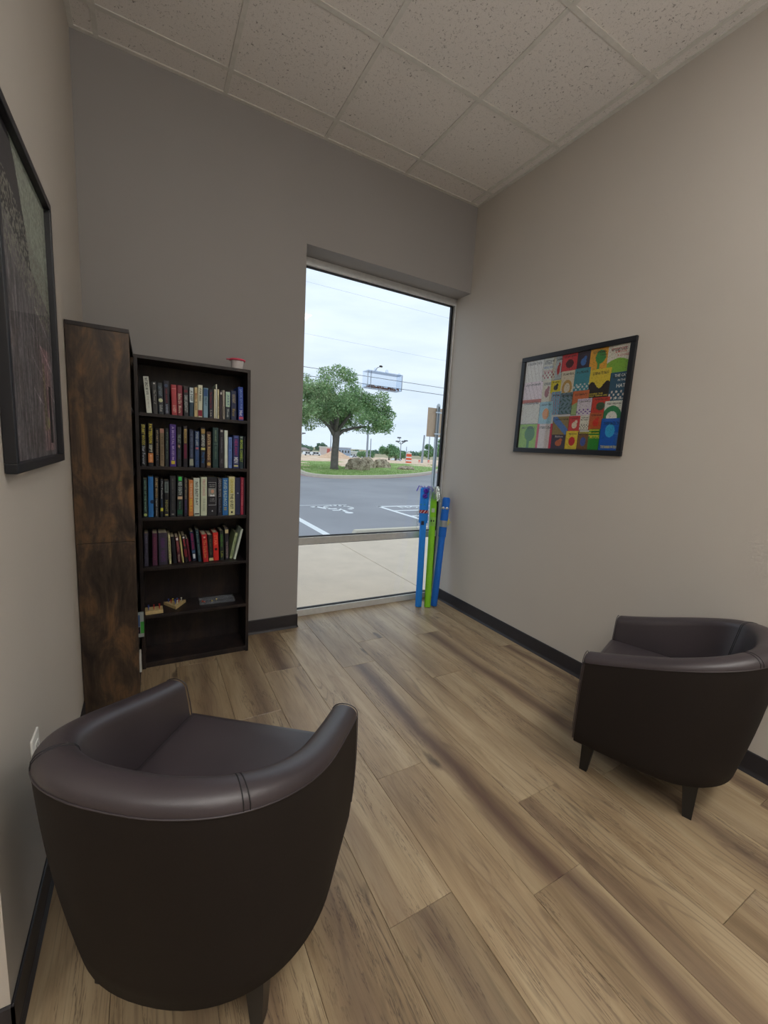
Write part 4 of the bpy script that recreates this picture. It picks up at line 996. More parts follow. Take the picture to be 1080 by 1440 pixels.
def dress_a(t, L, d, s, R):
    R2 = .040
    for z, off in ((L - .03, .012), (L - .075, .006)):
        mb = MB(); c = onface(z, d, s, R2 + .006, off)
        for k in range(12):
            a = k * 2 * PI / 12; e1 = s * math.cos(a) * .022 + Vector((0, 0, math.sin(a) * .022))
            mb.tube([c, c + e1 * .6 + d * .012, c + e1 + d * .002, c + e1 * .4 + d * .004], [.003, .005, .004, .002], 5)
        mb.obj('ribbon_bow', M_purple, t, smooth=True)
    mb = MB()
    for k in range(14):
        a = k * 1.9; p0 = Vector((math.cos(a), math.sin(a), 0)) * .025 + Vector((0, 0, L - .004))
        mb.tube([p0, p0 + Vector((math.cos(a) * .03, math.sin(a) * .03, .018)), p0 + Vector((math.cos(a) * .05, math.sin(a) * .05, -.03))], .0016, 4)
    mb.obj('curled_ribbon', M_purple, t)
    mb = MB()
    for off in (-.030, .004): mb.sphere(onface(L - .150, d, s, R2 + .002, off), .006, 8, 6)
    mb.obj('eyes', fm((40, 150, 150), .3), t, smooth=True)
    b0 = L - .225; band = MB().lathe([(R2 + .0015, b0), (R2 + .0015, b0 + .028)], 24).obj('striped_band', fm((150, 40, 56), .5), t)
    mb = MB()
    for k in range(9):
        a0 = k * 2 * PI / 9
        pts = [Vector((math.cos(a0 + u * .45), math.sin(a0 + u * .45), 0)) * (R2 + .0022) + Vector((0, 0, b0 + .002 + .024 * u)) for u in (0, .25, .5, .75, 1)]
        mb.tube(pts, .0028, 5)
    mb.obj('white_stripes', fm((220, 214, 214), .5), band)
    c = onface(L - .31, d, s, R2 + .0006, -.004)
    rot = Matrix((s, Vector((0, 0, 1)), d)).transposed().to_4x4(); rot.translation = c
    MB().box(-.012, .012, -.017, .017, -.003, .0008, mat=rot).obj('mouth_patch', fm((30, 34, 60), .5), t)
    mb = MB()
    for k in range(5):
        p = onface(L - .2 - k * .03, d, s, R2 + .002, -.055 + .01 * (k % 2))
        mb.tube([p, p + (d - s) * .02 + Vector((0, 0, -.02)), p + (d - s) * .006 + Vector((0, 0, -.05))], .0011, 4)
    mb.obj('loose_thread', fm((40, 60, 90), .5), t)
def dress_b(t, L, d, s, R):
    mb = MB()
    for k in range(170):
        a = rng.random() * 2 * PI; z0 = L - rng.random() * .02; o = Vector((math.cos(a), math.sin(a), 0)); rr = .012 + rng.random() * .02
        p0 = o * rr * .7 + Vector((0, 0, z0)); p1 = o * (rr + .018) + Vector((0, 0, L + .012 + rng.random() * .03)); p2 = o * (rr + .026 + rng.random() * .022) + Vector((0, 0, L - .03 - rng.random() * .07))
        mb.tube([p0, p1, p2], .0013, 3)
    h = mb.obj('tinsel_hair', M_silver, t); h['kind'] = 'stuff'
    rot = Matrix((s, Vector((0, 0, 1)), d)).transposed().to_4x4()
    m1 = rot.copy(); m1.translation = onface(L - .175, d, s, R + .0004, .0)
    MB().box(-.014, .014, -.018, .018, -.004, .0008, mat=m1).obj('paper_label', fm((186, 206, 186), .8), t)
    band = MB().lathe([(R + .001, L - .315), (R + .0015, L - .235)], 24).obj('tape_band', fm((140, 196, 90), .6), t)
    mb = MB()
    for off in (-.011, .011): mb.sphere(onface(L - .268, d, s, R + .002, off), .010, 10, 8, (.55, .55, 1.0))
    mb.obj('eyes', fm((16, 18, 20), .3), t, smooth=True)
def dress_c(t, L, d, s, R):
    R2 = .034; mb = MB()
    for off in (-.020, .014): mb.sphere(onface(L - .095, d, s, R2 + .003, off), .0125, 12, 8)
    e = mb.obj('googly_eyes', fm((232, 232, 226), .25), t, smooth=True)
    mb = MB()
    for off in (-.020, .016): mb.sphere(onface(L - .099, d, s, R2 + .014, off), .0045, 8, 6)
    mb.obj('pupils', fm((20, 20, 24), .25), e, smooth=True)
    MB().lathe([(R2 + .0012, L - .262), (R2 + .0014, L - .205)], 24).obj('tape_band', flat('silver_duct_tape', (160, 166, 172), .35, .5, .5), t)
    mb = MB(); c = onface(L - .215, d, s, R2 + .002, .052)
    P = []
    for k in range(10):
        a = k * PI / 5; q = .034 if k % 2 == 0 else .015; P.append((math.cos(a) * q, math.sin(a) * q))
    m = Matrix((s * .9 + d * .3, Vector((0, 0, 1)), (d - s * .3).normalized())).transposed().to_4x4(); m.translation = c
    mb.prism(P, -.003, .003, mat=m).obj('yellow_star', fm((206, 196, 120), .4), t)
noodle('pool_noodle', (-0.290, 0.010, 0.002), (-0.232, 0.120, 1.045), (44, 134, 228), 'blue pool noodle puppet with purple bows and striped band, leftmost in the corner', (0.74, 1.047, .040), dress_a)
noodle('pool_noodle', (-0.222, -0.030, 0.002), (-0.126, 0.125, 1.015), (136, 206, 52), 'green pool noodle puppet with silver tinsel hair between two blue ones', None, dress_b)
noodle('pool_noodle', (-0.148, -0.026, 0.002), (-0.046, 0.045, 0.965), (40, 110, 208), 'blue pool noodle puppet with googly eyes leaning against the right wall', (0.62, 0.967, .034), dress_c)

# ------------------------------------------------------------------ window bird feeder stuck on the outside of the glass
yo = yg + 0.003
t = empty('window_bird_feeder', (-0.795, yo + 0.012, 1.845))
M_acr = glass_mat('clear_acrylic', (0.90, 0.93, 0.97), 1.6)
fw_, fh_, fd = 0.325, 0.125, 0.095
MB().box(0, fw_, 0, .003, 0, fh_).obj('back_plate', M_acr, t)
MB().box(0, fw_, -.004, fd, fh_, fh_ + .006).obj('roof', glass_mat('milky_acrylic', (0.80, 0.84, 0.90), 1.6), t)
MB().box(0, .003, 0, fd, 0, fh_).obj('side_plate', M_acr, t); MB().box(fw_ - .003, fw_, 0, fd, 0, fh_).obj('side_plate', M_acr, t)
MB().box(0, fw_, 0, fd, -.003, 0).obj('tray_floor', M_acr, t); MB().box(0, fw_, fd - .003, fd, 0, .032).obj('tray_lip', M_acr, t)
M_ae = flat('acrylic_edge', (196, 208, 224), .3)
mb = MB()
for xx in (0.0015, fw_ - .0015, .03): mb.box(xx - .002, xx + .002, 0, .004, 0, fh_)
mb.box(0, fw_, fd - .001, fd + .001, .030, .033).obj('bright_edge', M_ae, t)
mb = MB(); sr = random.Random(3)
for k in range(260):
    x = sr.uniform(.01, fw_ - .01); y = sr.uniform(.01, fd - .01); hgt = .012 + .010 * abs(math.sin(x * 34)) * (1 - abs(y / fd - .5))
    mb.sphere((x, y, sr.uniform(.002, hgt)), .005, 5, 4, (1.2, .8, .7))
s_ = mb.obj('bird_seed', fm((150, 104, 84), .8), t); s_['kind'] = 'stuff'
for xx, zz in ((.06, fh_ + .012), (.165, fh_ + .010), (.285, fh_ - .002)):
    MB().lathe([(.016, 0), (.012, .004), (.006, .007), (.005, .014)], 16, mat=Matrix.Translation((xx, -.012, zz)) @ Matrix.Rotation(-PI / 2, 4, 'X')).obj('suction_cup', M_acr, t)
mb = MB(); mb.tube([(.065, .0, fh_ + .008), (.085, .004, fh_ + .032), (.11, .006, fh_ + .044)], .0022, 6).sphere((.118, .006, fh_ + .047), .012, 8, 6, (1.4, .6, .7)).obj('hook', fm((96, 98, 104), .5), t)
tag(t, 'clear acrylic bird feeder with seed stuck to the outside of the window', 'bird feeder')

# ------------------------------------------------------------------ outside: pavement and parking lot
def concrete(name, rgb, sc=3.0, var=.06):
    t_ = NT(name, .9, .2); c = srgb(*rgb); p = t_.pos(kind='World')
    f = t_.noise(p, sc, 5, .6); f2 = t_.noise(p, 60, 3)
    col = t_.ramp(f, [(0.3, tuple(x * (1 - var) for x in c[:3])), (0.7, tuple(min(1, x * (1 + var)) for x in c[:3]))])
    col = t_.mix(col, (.82, .8, .78, 1), t_.math('MULTIPLY', t_.ramp(f2, [(.5, (0, 0, 0)), (.75, (1, 1, 1))]), .4), 'MULTIPLY')
    t_.base(col); t_.bump(f2, .3, .002); return t_.m
M_conc = concrete('pavement_concrete', (212, 196, 178))
M_kerb = concrete('kerb_concrete', (206, 198, 182))
M_asph = concrete('grey_asphalt', (152, 152, 157), .35, .12)
M_linew = flat('white_road_paint', (232, 234, 236), .7, var=.05)
sw = struct(MB().box(-14, 26, TH + .001, 2.84, -0.40, -0.055).obj('sidewalk', M_kerb))
xsl = [-13.9, -11.35, -8.5, -5.65, -2.80, 0.048, 2.90, 5.75, 8.6, 11.45, 14.3, 17.15, 20.0, 22.85]
for a, b_ in zip(xsl[:-1], xsl[1:]):
    MB().box(a + .004, b_ - .004, TH + .002, 2.82, -0.054, -0.020, bev=.004).obj('slab', M_conc, sw)
lot = struct(MB().box(-60, 60, 2.84, 37, -0.6, -0.15).obj('parking_lot', M_asph))
def line(x0, y0, x1, y1, w, nm='painted_line'):
    p0 = Vector((x0, y0, 0)); p1 = Vector((x1, y1, 0)); d = (p1 - p0).normalized(); s = Vector((-d.y, d.x, 0)) * w / 2
    q = [p0 - s, p1 - s, p1 + s, p0 + s]
    return MB().prism([(v.x, v.y) for v in q], -0.1505, -0.146).obj(nm, M_linew, lot)
line(0.30, 2.95, 0.30, 7.1, 0.13); line(2.95, 2.95, 2.95, 6.70, 0.11); line(2.90, 6.66, 4.9, 6.66, 0.11); line(4.9, 2.95, 4.9, 6.66, 0.11)
line(3.0, 5.95, 4.85, 5.95, .10); line(3.0, 5.15, 4.85, 5.15, .10); line(3.0, 4.35, 4.85, 4.35, .10); line(3.0, 3.55, 4.85, 3.55, .10)
line(-2.35, 2.95, -2.35, 7.1, 0.11); line(0.36, 7.09, 2.2, 7.09, .03)
lettering('NO', M_linew, lot, (3.45, 6.30, -0.1455), (1, 0, 0), (0, 1, 0), .6, .28)
# wheelchair symbol, its head towards the building
mb = MB(); c = Vector((1.72, 6.42, 0)); pts = []
def seg(pts, w):
    P = [c + Vector((x, y, 0)) for x, y in pts]
    for a, b_ in zip(P[:-1], P[1:]):
        d = (b_ - a).normalized(); s = Vector((-d.y, d.x, 0)) * w / 2; e = d * w * .2
        mb.prism([((a - e - s).x, (a - e - s).y), ((b_ + e - s).x, (b_ + e - s).y), ((b_ + e + s).x, (b_ + e + s).y), ((a - e + s).x, (a - e + s).y)], -.1505, -.1462)
seg([(.06 + .34 * math.cos(a), .22 + .34 * math.sin(a)) for a in [math.radians(x) for x in range(-60, 215, 22)]], .10)
seg([(-.02, -.42), (-.02, 0.02), (-.32, 0.04), (-.46, .42), (-.58, .38)], .10); seg([(-.02, -.2), (-.26, -.2)], .08)
mb.lathe([(.10, -.1505), (.10, -.1462)], 14, c=(c.x - .02, c.y - .58, 0)); mb.obj('wheelchair_symbol', M_linew, lot)
# wheel stop
mb = MB(); pr = [(-.075, -.15), (.075, -.15), (.055, -.045), (-.055, -.045)]
xa, xb = .68, 2.52
vs = [(xa, 3.47 + a, z) for a, z in pr] + [(xb, 3.47 + a, z) for a, z in pr]
vs[2] = (xa + .05, vs[2][1], vs[2][2]); vs[3] = (xa + .05, vs[3][1], vs[3][2]); vs[6] = (xb - .05, vs[6][1], vs[6][2]); vs[7] = (xb - .05, vs[7][1], vs[7][2])
mb.add(vs, [(3, 2, 1, 0), (4, 5, 6, 7), (0, 1, 5, 4), (1, 2, 6, 5), (2, 3, 7, 6), (3, 0, 4, 7)])
tag(mb.obj('wheel_stop', M_kerb), 'long pale concrete wheel stop in the parking bay outside the window', 'wheel stop')
# sign seen from behind
t = empty('parking_sign', (1.765, 2.74, -0.0198))
M_galv = flat('galvanised_post', (176, 184, 190), .4, .5, .4)
MB().box(-.022, -.018, -.02, .02, 0, 2.12).box(.018, .022, -.02, .02, 0, 2.12).box(-.022, .022, .016, .02, 0, 2.12).obj('post', M_galv, t)
MB().lathe([(.028, 2.10), (.030, 2.12), (.02, 2.145), (.004, 2.155)], 12).obj('post_cap', M_galv, t)
MB().box(-.185, .105, .022, .026, 1.62, 2.08, bev=.0015).obj('sign_plate', flat('brown_sign_back', (176, 152, 128), .6), t)
MB().box(-.06, .06, -.022, -.018, 2.0, 2.02).box(-.06, .06, -.022, -.018, 1.66, 1.68).obj('bracket', M_galv, t)
tag(t, 'parking sign on a grey steel post, its brown back towards the window', 'sign')

# island with kerb, grass and the construction ground beyond
bnd = [(24.5, 33.5), (20.7, 27.7), (17.0, 23.2), (13.5, 19.8), (10.6, 17.6), (8.3, 16.3), (6.6, 15.75), (5.5, 15.62), (4.85, 15.9), (4.5, 16.6), (4.55, 18.0), (5.0, 20.2), (5.6, 22.2), (6.4, 25.5), (7.6, 30.6)]
def catmull(P, n=5):
    P = [Vector((x, y, 0)) for x, y in P]; out = []
    for i in range(len(P) - 1):
        a = P[max(i - 1, 0)]; b = P[i]; c_ = P[i + 1]; d = P[min(i + 2, len(P) - 1)]
        for k in range(n):
            u = k / n; out.append(.5 * ((2 * b) + (c_ - a) * u + (2 * a - 5 * b + 4 * c_ - d) * u * u + (3 * b - a - 3 * c_ + d) * u ** 3))
    out.append(P[-1]); return out
bc = catmull(bnd)
mb = MB(); n = len(bc); ring = []
for i, p in enumerate(bc):
    d = (bc[min(i + 1, n - 1)] - bc[max(i - 1, 0)]).normalized(); s = Vector((d.y, -d.x, 0))
    ring.append((p, s))
prof = [(0, -.30), (0, -.02), (-.02, 0.0), (-.15, 0.0), (-.16, -.02), (-.16, -.30)]
sgn = -1 if (Vector((9, 22, 0)) - ring[20][0]).dot(ring[20][1]) < 0 else 1
vs = [p + s * (-a * sgn) + Vector((0, 0, z)) for p, s in ring for a, z in prof]; k = len(prof)
mb.add(vs, [(i * k + j, (i + 1) * k + j, (i + 1) * k + (j + 1) % k, i * k + (j + 1) % k) for i in range(n - 1) for j in range(k)] + [tuple(range(k)), tuple((n - 1) * k + j for j in range(k - 1, -1, -1))])
kb = struct(mb.obj('kerb', M_kerb))
mb = MB()
fl_pts = [(p + s * sgn * -.08) for p, s in ring if p.y < 24]; fi = [(p + s * sgn * -.20) for p, s in ring if p.y < 24]
mb.add([(q.x, q.y, -.1475) for q in fl_pts] + [(q.x, q.y, -.1475) for q in fi], [(i, i + 1, len(fi) + i + 1, len(fi) + i) for i in range(len(fi) - 1)])
mb.obj('fire_lane_line', flat('faded_red_paint', (186, 130, 128), .8), kb)
def soil():
    t_ = NT('construction_soil', .95, .1); p = t_.pos(kind='World'); f = t_.noise(p, .5, 5, .65)
    t_.base(t_.ramp(f, [(.3, srgb(204, 172, 146)), (.5, srgb(230, 202, 176)), (.7, srgb(238, 222, 204))])); t_.bump(f, .6, .2); return t_.m
def grass_m():
    t_ = NT('mown_grass', .9, .1); p = t_.pos(kind='World'); f = t_.noise(p, 1.2, 5, .7)
    t_.base(t_.ramp(f, [(.3, srgb(124, 152, 88)), (.55, srgb(154, 178, 112)), (.8, srgb(182, 190, 134))])); t_.bump(f, .5, .05); return t_.m
M_soil, M_grass = soil(), grass_m()
inner = [(p + s * sgn * .155) for p, s in ring]
mb = MB()
# grass strip follows the kerb, the soil starts behind it
strip = []
for q in inner:
    dd = 5.0 if q.y < 24 else 4.5
    strip.append(q)
cen = Vector((16, 33, 0))
back = []
for i, q in enumerate(inner):
    t_ = i / (len(inner) - 1)
    w_ = 5.2 + 3.0 * math.sin(t_ * PI) + .5 * math.sin(i * 1.3)
    back.append(q + (cen - q).normalized() * w_)
m_ = len(inner)
mb.add([(q.x, q.y, .0) for q in inner] + [(q.x, q.y, .03 + .02 * math.sin(i)) for i, q in enumerate(back)] + [(q.x, q.y, -.5) for q in inner] + [(q.x, q.y, -.5) for q in back],
       [(i, i + 1, m_ + i + 1, m_ + i) for i in range(m_ - 1)] + [(i, i + 1, 2 * m_ + i + 1, 2 * m_ + i)[::-1] for i in range(m_ - 1)])
struct(mb.obj('grass_verge', M_grass))
gb = MB(); gr_ = random.Random(5)
for k in range(9000):
    i = gr_.randrange(m_ - 1); u = gr_.random(); a = inner[i].lerp(inner[i + 1], u); b_ = back[i].lerp(back[i + 1], u)
    q = a.lerp(b_, gr_.random() ** 1.2); h_ = gr_.uniform(.04, .10); an = gr_.random() * PI; dx, dy = math.cos(an) * .02, math.sin(an) * .02
    gb.add([(q.x - dx, q.y - dy, -.03), (q.x + dx, q.y + dy, -.03), (q.x + gr_.uniform(-.04, .04), q.y + gr_.uniform(-.04, .04), h_)], [(0, 1, 2)])
tag(gb.obj('grass', M_grass), 'short green grass on the island across the parking lot', 'grass', kind='stuff')
# soil sheet with gentle relief, falling away to the far ground
vs = []; fs = []
poly_in = [(q.x, q.y) for q in inner] + [(7.9, 38), (60, 38)]
def pip(x, y, P):
    c_ = False; n_ = len(P); j_ = n_ - 1
    for i_ in range(n_):
        xi, yi = P[i_]; xj, yj = P[j_]
        if (yi > y) != (yj > y) and x < (xj - xi) * (y - yi) / (yj - yi) + xi: c_ = not c_
        j_ = i_
    return c_
def soil_sheet(xa, xb, ya, yb, nx, ny, clip):
    base = len(vs); ok = []
    for j in range(ny):
        y = ya + (yb - ya) * (j / (ny - 1)) ** (1.0 if clip else 1.7)
        for i in range(nx):
            x = xa + (xb - xa) * i / (nx - 1)
            z = -.03 - 1.5 * min(1, max(0, (y - 36) / 64)) + .09 * math.sin(x * .9 + y * .5) * math.sin(y * .7) * min(1, max(0, (y - 22) / 8)) + .04 * math.sin(x * 2.3 + y)
            vs.append((x, y, z)); ok.append((not clip) or pip(x, y, poly_in))
    for j in range(ny - 1):
        for i in range(nx - 1):
            a = j * nx + i
            if ok[a] and ok[a + 1] and ok[a + nx] and ok[a + nx + 1]: fs.append((base + a, base + a + 1, base + a + nx + 1, base + a + nx))
soil_sheet(4, 34, 19, 37.2, 90, 60, True)
soil_sheet(-60, 190, 37, 125, 150, 40, False)
mb = MB(); mb.add(vs, fs); struct(mb.obj('construction_ground', M_soil, smooth=True))
struct(MB().box(-400, 600, 60, 700, -3.2, -1.62).obj('far_ground', concrete('far_ground_scrub', (170, 160, 130), .05, .2)))

# boulders
def rock(loc, sx, sy, sz, seed, label, m):
    bm = bmesh.new(); bmesh.ops.create_icosphere(bm, subdivisions=4, radius=1)
    from mathutils import noise as mn
    for v in bm.verts:
        p = v.co + Vector((seed * 3.1, 0, 0)); k = 1 + .22 * mn.noise(p * 1.3) + .12 * mn.noise(p * 3.1) + .07 * mn.noise(p * 8) + .04 * mn.noise(p * 17)
        v.co = Vector((v.co.x * sx * k, v.co.y * sy * k, max(-.12, v.co.z * k) * sz))
    me = bpy.data.meshes.new('boulder'); bm.to_mesh(me); bm.free(); me.materials.append(m)
    me.polygons.foreach_set('use_smooth', [True] * len(me.polygons))
    o = bpy.data.objects.new('boulder', me); COL.objects.link(o); o.location = loc; return tag(o, label, 'boulder', 'boulders on the grass island')
t_ = NT('pitted_limestone', .95, .1); p = t_.pos(); f = t_.noise(p, 5, 6, .75)
t_.base(t_.ramp(f, [(.36, srgb(84, 72, 60)), (.47, srgb(166, 150, 128)), (.62, srgb(214, 200, 176))])); t_.bump(f, 1.0, .12); M_rock = t_.m
rock((8.90, 20.5, -.03), .84, .55, .72, 1, 'large pitted limestone boulder right of the tree trunk, nearest of the group', M_rock)
rock((10.80, 23.0, -.03), .62, .6, .74, 2, 'pitted boulder partly hidden behind the largest one', M_rock)
rock((12.55, 24.0, -.03), .80, .6, .68, 3, 'broad pitted boulder at the right of the group of three', M_rock)
rock((13.85, 22.6, -.03), .72, .5, .30, 4, 'low flat pale stone lying in the grass below the traffic barrel', M_rock)

# live oak
def leaf_mat(name, a, b_, c_):
    t_ = NT(name, .7, .25); f = t_.noise(t_.pos(kind='World'), 1.6, 4, .7)
    t_.base(t_.ramp(f, [(.3, srgb(*a)), (.5, srgb(*b_)), (.72, srgb(*c_))]))
    t_.b.inputs['Transmission Weight'].default_value = 0.0; return t_.m
M_leaf = leaf_mat('oak_leaves', (88, 118, 82), (134, 166, 112), (178, 200, 144))
M_bark = concrete('grey_bark', (112, 106, 102), 6, .2)
def leaf_cloud(mb, blobs, n, size, r_, flat_=.8, hollow=.35):
    tot = sum(b[3] * b[3] for b in blobs)
    for (x, y, z, R) in blobs:
        for _ in range(int(n * R * R / tot)):
            d = Vector((r_.gauss(0, 1), r_.gauss(0, 1), r_.gauss(0, 1))).normalized() * R * (hollow + (1 - hollow) * r_.random() ** .5) * r_.uniform(.85, 1.12)
            p = Vector((x, y, z)) + Vector((d.x, d.y, d.z * flat_))
            a = Vector((r_.gauss(0, 1), r_.gauss(0, 1), r_.gauss(0, .6))).normalized(); b2 = a.cross(Vector((r_.gauss(0, 1), r_.gauss(0, 1), r_.gauss(0, 1)))).normalized()
            s = size * r_.uniform(.6, 1.3)
            mb.add([p - a * s, p - b2 * s * .5, p + a * s, p + b2 * s * .5], [(0, 1, 2, 3)])
TX, TY, TZ = 7.19, 20.0, -0.05
t = empty('oak_tree', (TX, TY, TZ)); r_ = random.Random(9)
MB().tube([(0, 0, -.05), (-.02, 0, .25), (-.01, 0, 1.0), (.03, 0, 1.7), (.02, 0, 2.1), (.05, .05, 2.6), (.0, .1, 3.4), (-.1, 0, 4.3)], [.30, .235, .215, .20, .22, .17, .12, .06], 12).obj('trunk', M_bark, t, smooth=True)
for pts, rr in (([(-.02, 0, 1.95), (-.45, -.1, 2.5), (-1.0, -.2, 2.9), (-1.9, 0, 3.2)], [.13, .10, .08, .04]), ([(.05, 0, 2.0), (.5, .1, 2.35), (1.2, .2, 2.55), (2.2, .1, 2.75)], [.13, .10, .08, .04]),
                ([(.03, 0, 2.2), (.5, -.3, 3.0), (1.1, -.5, 3.9), (1.4, -.4, 4.6)], [.12, .09, .06, .03]), ([(0, 0, 2.3), (-.6, .3, 3.3), (-1.1, .6, 4.3)], [.11, .08, .03]), ([(0, 0, 2.2), (-.2, -.7, 3.0), (-.5, -1.5, 3.7)], [.11, .08, .03]), ([(0, 0, 2.2), (.3, .8, 3.1), (.6, 1.6, 3.8)], [.11, .08, .03])):
    MB().tube(pts, rr, 8).obj('branch', M_bark, t, smooth=True)
blobs = []
for k in range(64):
    a = r_.random() * 2 * PI; rr = 2.75 * math.sqrt(r_.random()); z = 3.0 + 2.3 * (1 - (rr / 3.2) ** 2) * r_.random() + .2 * r_.random()
    z -= .45 * (rr / 2.8) ** 2
    blobs.append((rr * math.cos(a) * 1.12 - .05, rr * math.sin(a), z, r_.uniform(.45, .8)))
for x, z, R in ((3.3, 3.5, .45), (3.5, 3.0, .35), (3.0, 2.7, .4), (2.5, 2.55, .35), (-2.9, 2.7, .5), (-3.3, 3.2, .5), (2.6, 4.4, .55), (.0, 5.65, .5), (-.6, 5.5, .5), (.9, 5.4, .5), (-1.9, 4.9, .6), (-1.5, 2.45, .35), (1.9, 2.5, .35), (-2.4, 4.3, .7), (3.1, 3.9, .45)): blobs.append((x, r_.uniform(-.6, .6), z, R))
mb = MB(); leaf_cloud(mb, blobs, 46000, .062, r_, .8, .25)
c_ = mb.obj('foliage', M_leaf, t); c_['kind'] = 'stuff'
tag(t, 'round leafy oak tree on the grass island outside the window', 'tree')

# traffic barrel
def barrel(loc, sc, label):
    t = empty('traffic_barrel', loc)
    M_o = fm((228, 96, 60), .5); M_w = fm((236, 232, 226), .45)
    zs_ = [0, .1, .27, .39, .56, .68, .85, .93, 1.0]
    MB().lathe([(.36 * sc, 0), (.36 * sc, .07 * sc), (.31 * sc, .09 * sc)], 20).obj('base_ring', fm((50, 48, 46)), t)
    for k, (a, b_, m) in enumerate(((.09, .28, M_o), (.28, .42, M_w), (.42, .62, M_o), (.62, .74, M_w), (.74, 1.02, M_o), (1.02, 1.12, M_w))):
        MB().lathe([((.30 - .04 * a) * sc, a * sc), ((.30 - .04 * b_) * sc, b_ * sc)], 20).obj('drum_band', m, t)
    MB().box(-.12 * sc, .12 * sc, -.02, .02, 1.12 * sc, 1.22 * sc).obj('handle', M_w, t)
    tag(t, label, 'barrel'); return t
barrel((23.05, 36.7, -.13), 1.12, 'orange and white striped traffic barrel beyond the boulders')
for k, (x, y, lb) in enumerate(((29.45, 44, 'small distant orange traffic barrel, left one right of the pale leaning pole'), (32.4, 46, 'small distant orange traffic barrel near the right trees, beside the sign post'))): barrel((x, y, -.30), .50, lb)

# sand pile
def mound(loc, rx, ry, h, label):
    mb = MB(); n_ = 26; vs = [(0, 0, h)]; fs = []; rr = random.Random(4)
    for k in range(1, 9):
        u = k / 8
        for i in range(n_):
            a = 2 * PI * i / n_; q = u * (1 + .06 * math.sin(3 * a) + rr.uniform(-.02, .02)); vs.append((rx * q * math.cos(a), ry * q * math.sin(a), h * (1 - u) ** 1.05 * (1 + rr.uniform(-.05, .05)) - .15 * u))
    for i in range(n_): fs.append((0, 1 + i, 1 + (i + 1) % n_))
    for k in range(7):
        for i in range(n_): fs.append((1 + k * n_ + i, 1 + (k + 1) * n_ + i, 1 + (k + 1) * n_ + (i + 1) % n_, 1 + k * n_ + (i + 1) % n_))
    mb.add(vs, fs); o = mb.obj('sand_pile', flat('pale_sand', (222, 188, 160), .95, .1, var=.1, scale=2), smooth=True, loc=loc); return tag(o, label, 'sand pile')
mound((26.5, 66, -.85), 3.9, 2.8, 1.75, 'pale sand pile behind the oak trunk on the construction ground')
mound((20.5, 44, -.30), 2.0, 1.0, .35, 'low heap of soil right of the oak trunk')

# poles
M_pole = flat('grey_pole', (150, 160, 172), .5)
def pole(nm, loc, h_, r_p, label, arms=None, lean=0.0):
    t = empty(nm, loc, (0, lean, 0)); MB().lathe([(r_p * 1.1, 0), (r_p, .3), (r_p * .7, h_)], 10).obj('pole', M_pole, t)
    if arms:
        mb = MB()
        for dx, dz in arms: mb.tube([(0, 0, h_ - .1), (dx, 0, h_ + dz)], r_p * .5, 6).box(dx - .28, dx + .28, -.2, .2, h_ + dz, h_ + dz + .22)
        mb.obj('lamp_heads', flat('dark_lamp_heads', (90, 96, 104), .5), t)
    return tag(t, label, 'pole', 'poles beyond the parking lot')
pole('lamp_post', (22.0, 45, -.55), 5.6, .15, 'tall grey pole rising behind the right side of the oak crown')
pole('lamp_post', (30.25, 60, -1.0), 4.0, .10, 'short thin pole just right of the tall one behind the oak')
pole('lamp_post', (36.2, 60, -1.0), 3.5, .09, 'lamp post with four lamp heads left of the barrel', arms=[(-.72, .25), (-.45, .9), (.45, .3), (.95, .45)])
pole('lamp_post', (41.2, 66, -1.2), 3.3, .09, 'short post above the traffic barrel')
pole('lamp_post', (30.55, 45, -.45), 4.05, .15, 'pale slightly leaning pole left of the parking sign', lean=.03)
pole('lamp_post', (42.2, 60, -1.1), 5.3, .10, 'thin pole behind the left edge of the parking sign')
pole('lamp_post', (27.1, 70, -1.1), 5.2, .11, 'thin pole left of the oak trunk')
pole('lamp_post', (23.1, 75, -1.2), 4.6, .09, 'thin pole with small head at the left edge of the window', arms=[(.45, .0)])
# overhead wires
for y, z, r_w, lb in ((30, 7.40, .020, 'upper of the two dark overhead wires passing behind the bird feeder'), (30, 6.757, .022, 'lower of the two dark overhead wires passing behind the bird feeder'), (32, 14.4, .006, 'highest faint overhead wire'), (32, 10.4, .006, 'second highest faint overhead wire')):
    tag(MB().tube([(-40 + 5 * k, y, z - (.0008 * (k * 5 - 55) ** 2) * 0) for k in range(27)], r_w, 5).obj('overhead_wire', flat('wire_black' if r_w > .01 else 'wire_grey', (60, 64, 72) if r_w > .01 else (120, 130, 144), .6)), lb, 'wire', 'overhead wires')

# far buildings, cars and trees
def building(loc, w, d, h, wall, roof, label, wins, gable=False, bands=None):
    t = empty('building', loc)
    MB().box(0, w, 0, d, 0, h).obj('wall', fm(wall, .8), t)
    if gable: 
        mb = MB(); mb.add([(-.4, -.4, h), (w + .4, -.4, h), (w + .4, d + .4, h), (-.4, d + .4, h), (-.4 + w * .25, d / 2, h + .9), (w * .8, d / 2, h + .9)], [(0, 1, 5, 4), (1, 2, 5), (2, 3, 4, 5), (3, 0, 4), (0, 3, 2, 1)]); mb.obj('roof', fm(roof, .8), t)
    else: MB().box(-.2, w + .2, -.2, d + .2, h, h + .35).obj('roof', fm(roof, .8), t)
    for (x0, x1, z0, z1) in wins: 
        f_ = MB().box(x0, x1, -.06, .02, z0, z1).obj('window', fm((200, 200, 200)), t); MB().box(x0 + .1, x1 - .1, -.08, -.05, z0 + .1, z1 - .1).obj('pane', fm((56, 66, 80), .2), f_)
    if bands:
        for (x0, x1, z0, z1, c_) in bands: MB().box(x0, x1, -.12, .0, z0, z1).obj('wall_panel', fm(c_, .7), t)
    return tag(t, label, 'building')
